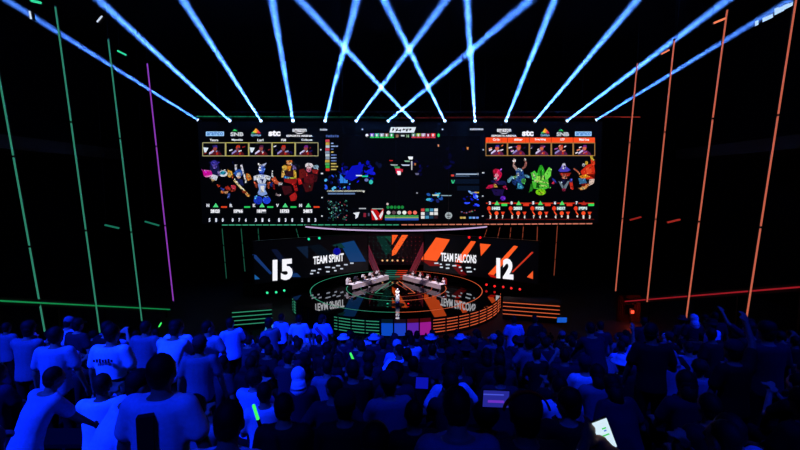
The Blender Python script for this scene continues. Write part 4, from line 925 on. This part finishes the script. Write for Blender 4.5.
spec(536, 11.2, 'stand_side', 'short_hair', 'black', 'standing person in black next to the pale blue coat', yaw=.5)
spec(713, 8.6, 'stand_folded', 'brimmed_hat', 'pale blue', 'standing person in pale blue shirt and hat, arms folded, under the tall orange tube', yaw=.5)
spec(748, 8.6, 'stand_armL', 'short_hair', 'navy', 'standing person in dark blue raising one arm high near the tallest orange tube')
spec(768, 5.2, 'stand', 'cap', 'navy', 'large standing person in dark blue with a cap near the end of the red rail', scale=1.05)
spec(622, 8.6, 'sit_arm', 'short_hair', 'pale blue', 'seated person in pale blue lifting one hand below the red lamp')
spec(672, 6.9, 'sit_side', 'head_wrap', 'grey', 'seated person with a grey headscarf beyond the lit phone', hcol='grey')
spec(656, 2.0, 'sit_phone_high', 'short_hair', 'navy', 'person in dark blue holding up the lit phone at the bottom of the stand', yaw=.0)
spec(790, 2.6, 'sit_forward', 'short_hair', 'light grey', 'person in a pale shirt bent forward in the bottom corner past the lit phone', yaw=.5)
spec(742, 2.7, 'sit_clap', 'short_hair', 'pale blue', 'seated person in pale blue with hands together beside the bottom corner', yaw=.4)
spec(600, 5.2, 'sit', 'long_hair', 'grey', 'seated long-haired person in grey two places from the white cross-strap shirt', yaw=.0)
spec(716, 3.5, 'sit', 'short_hair', 'black', 'seated person in black in front of the bent pale shirt')

# everyone else in the stand
ROWN = ['front', 'second', 'third', 'fourth', 'fifth', 'sixth', 'seventh', 'eighth', 'ninth', 'tenth', 'eleventh', 'twelfth', 'thirteenth']
R = random.Random(21); LABS = {}; RAND = []
k = 0; yc = rowc(11.9)
while yc > 2.2:
    W_ = .93 * yc + .5; x = -W_ + R.uniform(0, .4)
    while x < W_:
        px = 400 + x / yc * FPX
        if R.random() < .84 and not (585 < px < 650 and yc < 4) and not (yc < 3 and 90 < px < 300) and all(abs(x - a) > .50 or abs(yc - b) > .3 for a, b in TAKEN):
            side = 'L' if px < 250 else 'M' if px < 590 else 'R'
            stand_p = {'L': .55, 'M': 0.0, 'R': .30}[side]
            if yc < 4 : stand_p *= .25
            if 205 < px < 262 or (px < 360 and yc > 9): stand_p = 0
            if R.random() < stand_p: v = R.choice(['stand', 'stand', 'stand_side', 'stand_phone' if yc < 8 else 'stand', 'stand_arm' if side == 'R' and yc < 9 else 'stand', 'stand_folded', 'stand_lean'])
            else: v = R.choice(['sit', 'sit', 'sit', 'sit_forward', 'sit_phone', 'sit_clap', 'sit_side', 'sit_arm' if R.random() < .3 and yc < 8 and side != 'M' else 'sit'])
            if side == 'L': sh = R.choice(['white', 'light grey', 'pale blue', 'grey', 'black', 'navy', 'charcoal'])
            elif side == 'M': sh = R.choice(['black', 'black', 'black', 'navy', 'charcoal', 'charcoal', 'grey', 'navy', 'white' if yc > 4 and R.random() < .4 else 'black'])
            else: sh = R.choice(['black', 'navy', 'charcoal', 'grey', 'pale blue', 'black', 'navy', 'light grey' if R.random() < .5 else 'grey'])
            if yc < 4 and side != 'L': sh = R.choice(['black', 'black', 'navy'])
            hr = R.choice(['short_hair'] * 6 + ['curly_hair', 'long_hair', 'cap', 'cap', 'head_wrap', 'brimmed_hat' if yc > 6 else 'cap'])
            hcx = R.choice(['black', 'brown']) if 'hair' in hr else R.choice(['black', 'navy', 'grey', 'white' if yc > 5 else 'charcoal', 'charcoal'])
            where = {'L': 'on the green rail side', 'M': 'below the stage', 'R': 'on the red rail side'}[side] if side != 'M' else ('below the TEAM SPIRIT display' if px < 350 else 'below the round stage' if px < 450 else 'below the TEAM FALCONS display')
            pose = {'sit': 'seated', 'sit_forward': 'seated bent-forward', 'sit_phone': 'seated hands-raised', 'sit_clap': 'seated clapping', 'sit_side': 'seated sideways-looking', 'sit_arm': 'seated arm-raising', 'stand': 'standing', 'stand_side': 'standing sideways-looking',
                    'stand_phone': 'standing hands-raised', 'stand_arm': 'standing arm-raising', 'stand_folded': 'standing arms-folded', 'stand_lean': 'standing bent-forward'}[v]
            hw = {'short_hair': 'short %s hair' % hcx, 'curly_hair': 'curly %s hair' % hcx, 'long_hair': 'long %s hair' % hcx, 'cap': '%s cap' % hcx, 'brimmed_hat': '%s hat' % hcx, 'head_wrap': '%s headscarf' % hcx}[hr]
            lab = '%s person, %s shirt, %s, %s row %s' % (pose, sh, hw, ROWN[k], where)
            RAND.append((x, yc, v, hr, sh, hcx, lab, R.uniform(-.3, .3), R.uniform(.93, 1.05), R.choice([0, 0, 1, 2])))
        x += R.uniform(.53, .68)
    yc -= ROW; k += 1
from collections import Counter
cnt = Counter(r[6] for r in RAND)
print('random people', len(RAND), 'shared labels', sum(1 for r in RAND if cnt[r[6]] > 1))
for (x, yc, v, hr, sh, hcx, lab, yw, sc_, sk) in RAND:
    yy = yc - (.14 if VAR[v]['seated'] else R.uniform(-.1, .1))
    person(x, yy, gz(yc), v, hr, sh, yw, hcx, lab, lab if cnt[lab] > 1 else None, sc_, sk, full=False)
# benches, one per row
bp = None; k = 0; yc = rowc(11.9)
while yc > 1.0:
    t = empty('seating_bench', (0, yc - .22, gz(yc)), label='long dark seating bench along the %s row of the stand' % ROWN[k] if k < 13 else 'long dark seating bench in the row nearest the top of the stand', cat='bench', group='benches of the stand')
    wd = 2 * (.93 * yc + 1.2)
    MB().box((0, .02, .43), (wd, .34, .05)).build('seat', M_dark, t)
    mb = MB(); n_ = int(wd / 2)
    for i in range(n_ + 1): mb.box((-wd / 2 + .1 + i * (wd - .2) / n_, .02, .2), (.06, .28, .405))
    mb.build('support', M_metal, t)
    yc -= ROW; k += 1

# spectators on the hall floor in front of the stage
kk = 0
for row, y0 in enumerate((36.2, 34.6)):
    x = -14 + row * .4
    while x < 14:
        if R.random() < .8:
            sh = R.choice(['black', 'navy', 'charcoal', 'grey', 'pale blue', 'white'])
            hr = R.choice(['short_hair', 'short_hair', 'cap', 'long_hair'])
            person(x, y0 + R.uniform(-.2, .2), 0, 'stand', hr, sh, R.uniform(-.3, .3), 'black', 'tiny standing spectator on the hall floor, %s shirt, %s, before the stage' % (sh, hr.replace('_', ' ')), 'tiny standing spectators on the hall floor, %s shirt, %s' % (sh, hr.replace('_', ' ')), 1, 0, False)
        x += R.uniform(.8, 1.25)

# details on the people above
def strap(p, a, b, w, m_, name='strap', bulge=.02):
    a = Vector(a); b = Vector(b); mb = MB(); mb.bar(a, b, w, .05); mb.build(name, m_, p)
strap(p_big, (-.005, -.135, 1.44), (-.0, -.15, .9), .085, SH['black'])
MB().lathe([(.188, 0), (.190, .045)], (0, 0, 0), 24, Matrix.Diagonal((1, .76, 1, 1))).build('waist_band', SH['black'], p_jersey).location = (0, .005, 1.07)
def back_text(p, s, z0, z1, hw, m_, yb, tilt=0.0):
    vs, fs = text2d(s, .03); mb = MB()
    mb.add([(-hw + 2 * hw * u, yb - .012 * 0 + tilt * v, z0 + (z1 - z0) * v) for u, v in vs], fs); mb.build('lettering', m_, p)
back_text(p_ts, 'TEAM SPIRIT', .84, .885, .15, mat('print_purple', (.62, .45, .95), .6), -.140, .0)
for k in range(7): MB().box((-.10 + k * .034, -.138, 1.355), (.024, .006, .03 + .01 * (k % 3))).build('back_print', SH['navy'], p_jersey)
strap(p_o, (-.12, .10, 1.40), (.16, -.10, 1.05), .045, SH['black']); strap(p_q, (-.12, -.13, .98), (.12, -.155, .66), .03, SH['black'])
strap(p_scarf, (-.12, -.13, 1.42), (.16, -.135, 1.12), .10, mat('pink_scarf', (.9, .35, .45), .8), 'shoulder_scarf')

hb = MB().arc((0, 0), .124, .134, -.012, .012, .2, PI - .2, 14).build('head_band', mat('red_band', (.9, .12, .05), .6, emit=(.5, .03, .02), strength=.0), p_cap)
hb.rotation_euler = (PI / 2, 0, 0); hb.location = VAR['sit']['hc'] + Vector((0, -.02, .02))
# held and raised things
def slab(px, py, Y, w, h, roll, m_, label, name, cat, tilt=.0):
    p = at(px, py, Y); t = empty(name, p, 0, label, cat); t.rotation_euler = (tilt, roll, 0)
    MB().box((0, .006, 0), (w, .009, h)).build('case', M_metal, t)
    MB().box((0, .0, 0), (w * .93, .003, h * .93)).build('screen', m_, t)
    return t
ph = slab(604.5, 435, 1.95, .078, .165, -.38, led('phone_screen', (.85, .95, 1), .95), 'brightly lit white phone held up in one hand at the bottom of the stand', 'phone', 'phone')
for zz, ww, c_ in ((.035, .02, (.2, .85, .35)), (.0, .035, (.2, .85, .35)), (.022, .012, (.3, .5, .9))): MB().box((.012 - ww * .2, -.0035, zz), (ww, .002, .006)).build('text_bubble', led('bubble%.1f' % c_[1], c_, .9), ph)
tb = slab(496, 399, 3.05, .205, .135, .04, led('tablet_screen', (.16, .17, .62), .85), 'tablet with a blue-violet picture held up over the grey shirt', 'tablet', 'tablet')
MB().box((.0, -.004, -.018), (.12, .002, .018)).build('picture_band', led('tab_band', (.45, .2, .8), .9), tb); MB().box((-.02, -.004, .035), (.15, .002, .008)).build('picture_band', led('tab_band2', (.3, .35, .9), .9), tb)
slab(422, 383, 5.0, .16, .15, .05, led('small_tab', (.05, .08, .75), .8), 'square blue-lit tablet in the middle of the crowd', 'tablet', 'tablet')
slab(562, 320, 12.2, .30, .16, 0, led('console', (.10, .38, .85), .8), 'small cyan-blue monitor standing at the front of the stand', 'monitor', 'monitor')
slab(269, 330, 12.2, .26, .42, .3, led('console2', (.25, .6, .85), .7), 'small cyan screen among the standing people', 'monitor', 'monitor')
def stick(px, py, Y, L, roll, label):
    p = at(px, py, Y); t = empty('glow_stick', p, 0, label, 'glow stick'); t.rotation_euler = (.1, roll, 0)
    MB().cap((0, 0, -L / 2), (0, 0, L / 2), .012 if Y < 5 else .02, .012 if Y < 5 else .02, 10).build('glowing_tube', led('stick', (.25, .95, .35), 1.1), t, smooth=True)
    MB().cap((0, 0, -L / 2 - .04), (0, 0, -L / 2), .014 if Y < 5 else .022, .014 if Y < 5 else .022, 10).build('handle', M_metal, t, smooth=True)
stick(256, 413, 3.0, .12, -.22, 'green glow stick held over the TEAM SPIRIT shirt'); stick(139.5, 388, 4.6, .10, -.2, 'green glow stick held beside the printed white jersey'); stick(352, 357, 7.5, .14, -.35, 'thin green glow stick among the seated crowd below the green fascia strips')
stick(160, 325, 12.2, .14, .6, 'tiny green glow stick by the bottom of the violet tube')

# ------------------------------------------------------------------ players at their desks, presenter
def gaming_desk(a, b, sgn, label):
    mid = (a + b) / 2; d = (b - a).normalized(); L = (b - a).length; n = Vector((-d.y, d.x, 0)); n = n if n.x * sgn > 0 else -n    # n points outward to the players
    ang = math.atan2(d.y, d.x)
    t = empty('gaming_desk', Vector((mid.x, mid.y, STAGE_Z)), label=label, cat='desk')
    MB().box((0, 0, .74), (L, .8, .05), ang).build('desk_top', SH['white'], t)
    f = -n * .38; MB().box((f.x, f.y, .45), (L, .04, .52), ang).build('front_panel', mat('desk_panel', (.7, .66, .68), .5), t)
    for s_ in (-1, -.33, .33, 1):
        q = d * s_ * (L / 2 - .06); MB().box((q.x, q.y, .36), (.08, .7, .72), ang).build('leg', M_metal, t)
    return mid, d, n, L, ang
mon = {}
def players(sgn, a, b, team, shirt, glow):
    mid, d, n, L, ang = gaming_desk(a, b, sgn, 'long white gaming desk of the %s players on the stage' % team)
    nn = ['nearest the stage edge', 'second from the stage edge', 'in the middle of the desk', 'second from the back wall', 'nearest the back wall']
    for i in range(5):
        c = mid + d * ((i - 2) * L / 5.0); base = Vector((c.x, c.y, STAGE_Z))
        q = c + n * .85; yaw = math.atan2(-n.y, -n.x) - PI / 2
        # monitor faces the player
        t = empty('monitor', Vector((c.x, c.y, STAGE_Z + .765)), yaw, 'monitor on the %s desk, %s' % (team, nn[i]), 'monitor', 'monitors on the gaming desks')
        MB().box((0, .08, .33), (.62, .04, .38)).build('bezel', M_metal, t); MB().box((0, .055, .33), (.58, .012, .34)).build('screen', led('game_' + team[5:], glow, .9, False), t)
        MB().box((0, .1, .09), (.06, .04, .18)).box((0, .08, .0075), (.25, .2, .015)).build('stand', M_metal, t)
        ch = empty('gaming_chair', Vector((q.x, q.y, STAGE_Z)), yaw, 'gaming chair behind the %s desk, %s' % (team, nn[i]), 'chair', 'gaming chairs on the stage')
        MB().box((0, .03, .44), (.5, .5, .09)).build('seat', SH['black'], ch)
        bb = MB(); bb.box((0, -.27, .80), (.46, .09, .66)); bb.box((0, -.27, 1.18), (.28, .08, .18)); bb.build('backrest', SH['white'] if sgn < 0 else SH['red'], ch)
        bs = MB(); bs.tube((0, 0, .06), (0, 0, .40), .03, n=10)
        for w_ in range(5): bs.bar((0, 0, .07), (.28 * math.cos(w_ * 1.257), .28 * math.sin(w_ * 1.257), .04), .04, .03)
        bs.build('base', M_metal, ch)
        pp = person(q.x, q.y, STAGE_Z, 'sit_clap', ['short_hair', 'short_hair', 'curly_hair', 'short_hair', 'cap'][i], shirt, yaw, 'black', 'player in %s jersey at the %s desk, %s' % (shirt, team, nn[i]), 'players on the stage', 1, i % 3)
        hp = MB().arc((0, 0), .105, .125, -.03, .03, 0, PI, 10).build('headphones', SH['white'], pp)
        hp.rotation_euler = (PI / 2, 0, 0); hp.location = VAR['sit_clap']['hc'] + Vector((0, 0, .03))
zt_ = STAGE_Z + .75
players(-1, atz(350, 284.5, zt_), atz(386.5, 275, zt_), 'TEAM SPIRIT', 'light grey', (.8, .75, .9))
players(1, atz(443, 284.5, zt_), atz(405, 275, zt_), 'TEAM FALCONS', 'white', (.95, .7, .75))
p = atz(397.5, 304.8, STAGE_Z)
MB().lathe([(.75, 0), (.75, .03), (.68, .045)], (0, 0, 0), 40).build('round_stand', M_metal, None).location = (p.x, p.y, STAGE_Z)
rs = C.objects['round_stand']; tag(rs, 'thin dark round plate under the presenter at the stage centre', 'plate')
host = person(p.x, p.y, STAGE_Z + .045, 'stand_folded', 'head_wrap', 'white', PI * .97, 'white', 'presenter in a long white robe and white headscarf standing on the stage', None, 1.0)
loft_m = MB(); loft(loft_m, [(Vector((0, 0, .06)), .25, .19), (Vector((0, 0, .5)), .22, .17), (Vector((0, 0, .9)), .205, .16), (Vector((0, 0, 1.1)), .195, .145)]); loft_m.build('robe', SH['white'], host, smooth=True)


# ------------------------------------------------------------------ lights of the hall, plus small spots added for near spectators
def spot(loc, tgt, energy, col, ang, blend=.6, soft=.5):
    ld = bpy.data.lights.new('hall_spot', 'SPOT'); ld.energy = energy; ld.color = col; ld.spot_size = math.radians(ang); ld.spot_blend = blend; ld.shadow_soft_size = soft
    o = bpy.data.objects.new('hall_spot', ld); C.objects.link(o); o.location = loc
    o.rotation_euler = (Vector(tgt) - Vector(loc)).to_track_quat('-Z', 'Y').to_euler(); return o
BLUE = (.002, .022, 1)
spot((-10, -3, 26), (-6.6, 5.8, 10.9), 54000, BLUE, 44, .8)
spot((-3, -3, 22), (-1.4, 2.5, 12.3), 3600, BLUE, 13, .6)  # added spot, brightens the nearest white shirts
spot((-2, 2, 26), (-4.4, 11.2, 9.8), 15000, BLUE, 22, .7)
spot((1.5, 0, 27), (1.5, 9.2, 10.2), 13000, BLUE, 38, .9)
spot((13, 0, 26), (8, 8, 10.4), 14000, BLUE, 40, .8)
spot((5, -3, 20), (2.5, 2.5, 12), 4500, BLUE, 15, .6)  # added spot, brightens the bottom corner figures
spot((0, -3.5, 21), (.25, 1.9, 13.2), 1600, BLUE, 7, .5)  # narrow spot added to make the bending grey shirt visible
spot((0, 18, 30), (0, 36, 0), 9000, BLUE, 50)
spot((0, 30, 27), (-.3, 46.1, STAGE_Z + 1), 90000, (1, .96, .92), 6, .3, .2)
spot((-4, 38, 24), (-4.5, 54.5, STAGE_Z + 1), 42000, (1, .82, .88), 20, .5, .3)
spot((4, 38, 24), (3.8, 54.5, STAGE_Z + 1), 42000, (1, .75, .8), 20, .5, .3)

w = bpy.data.worlds.new('World'); SC.world = w; w.use_nodes = True
w.node_tree.nodes['Background'].inputs[0].default_value = (.1, .15, 1, 1); w.node_tree.nodes['Background'].inputs[1].default_value = 0.0

SC.view_settings.view_transform = 'Standard'; SC.view_settings.look = 'None'; SC.view_settings.exposure = 0; SC.view_settings.gamma = 1
SC.view_settings.use_curve_mapping = False
SC.cycles.volume_bounces = 0; SC.cycles.max_bounces = 5; SC.cycles.use_denoising = True
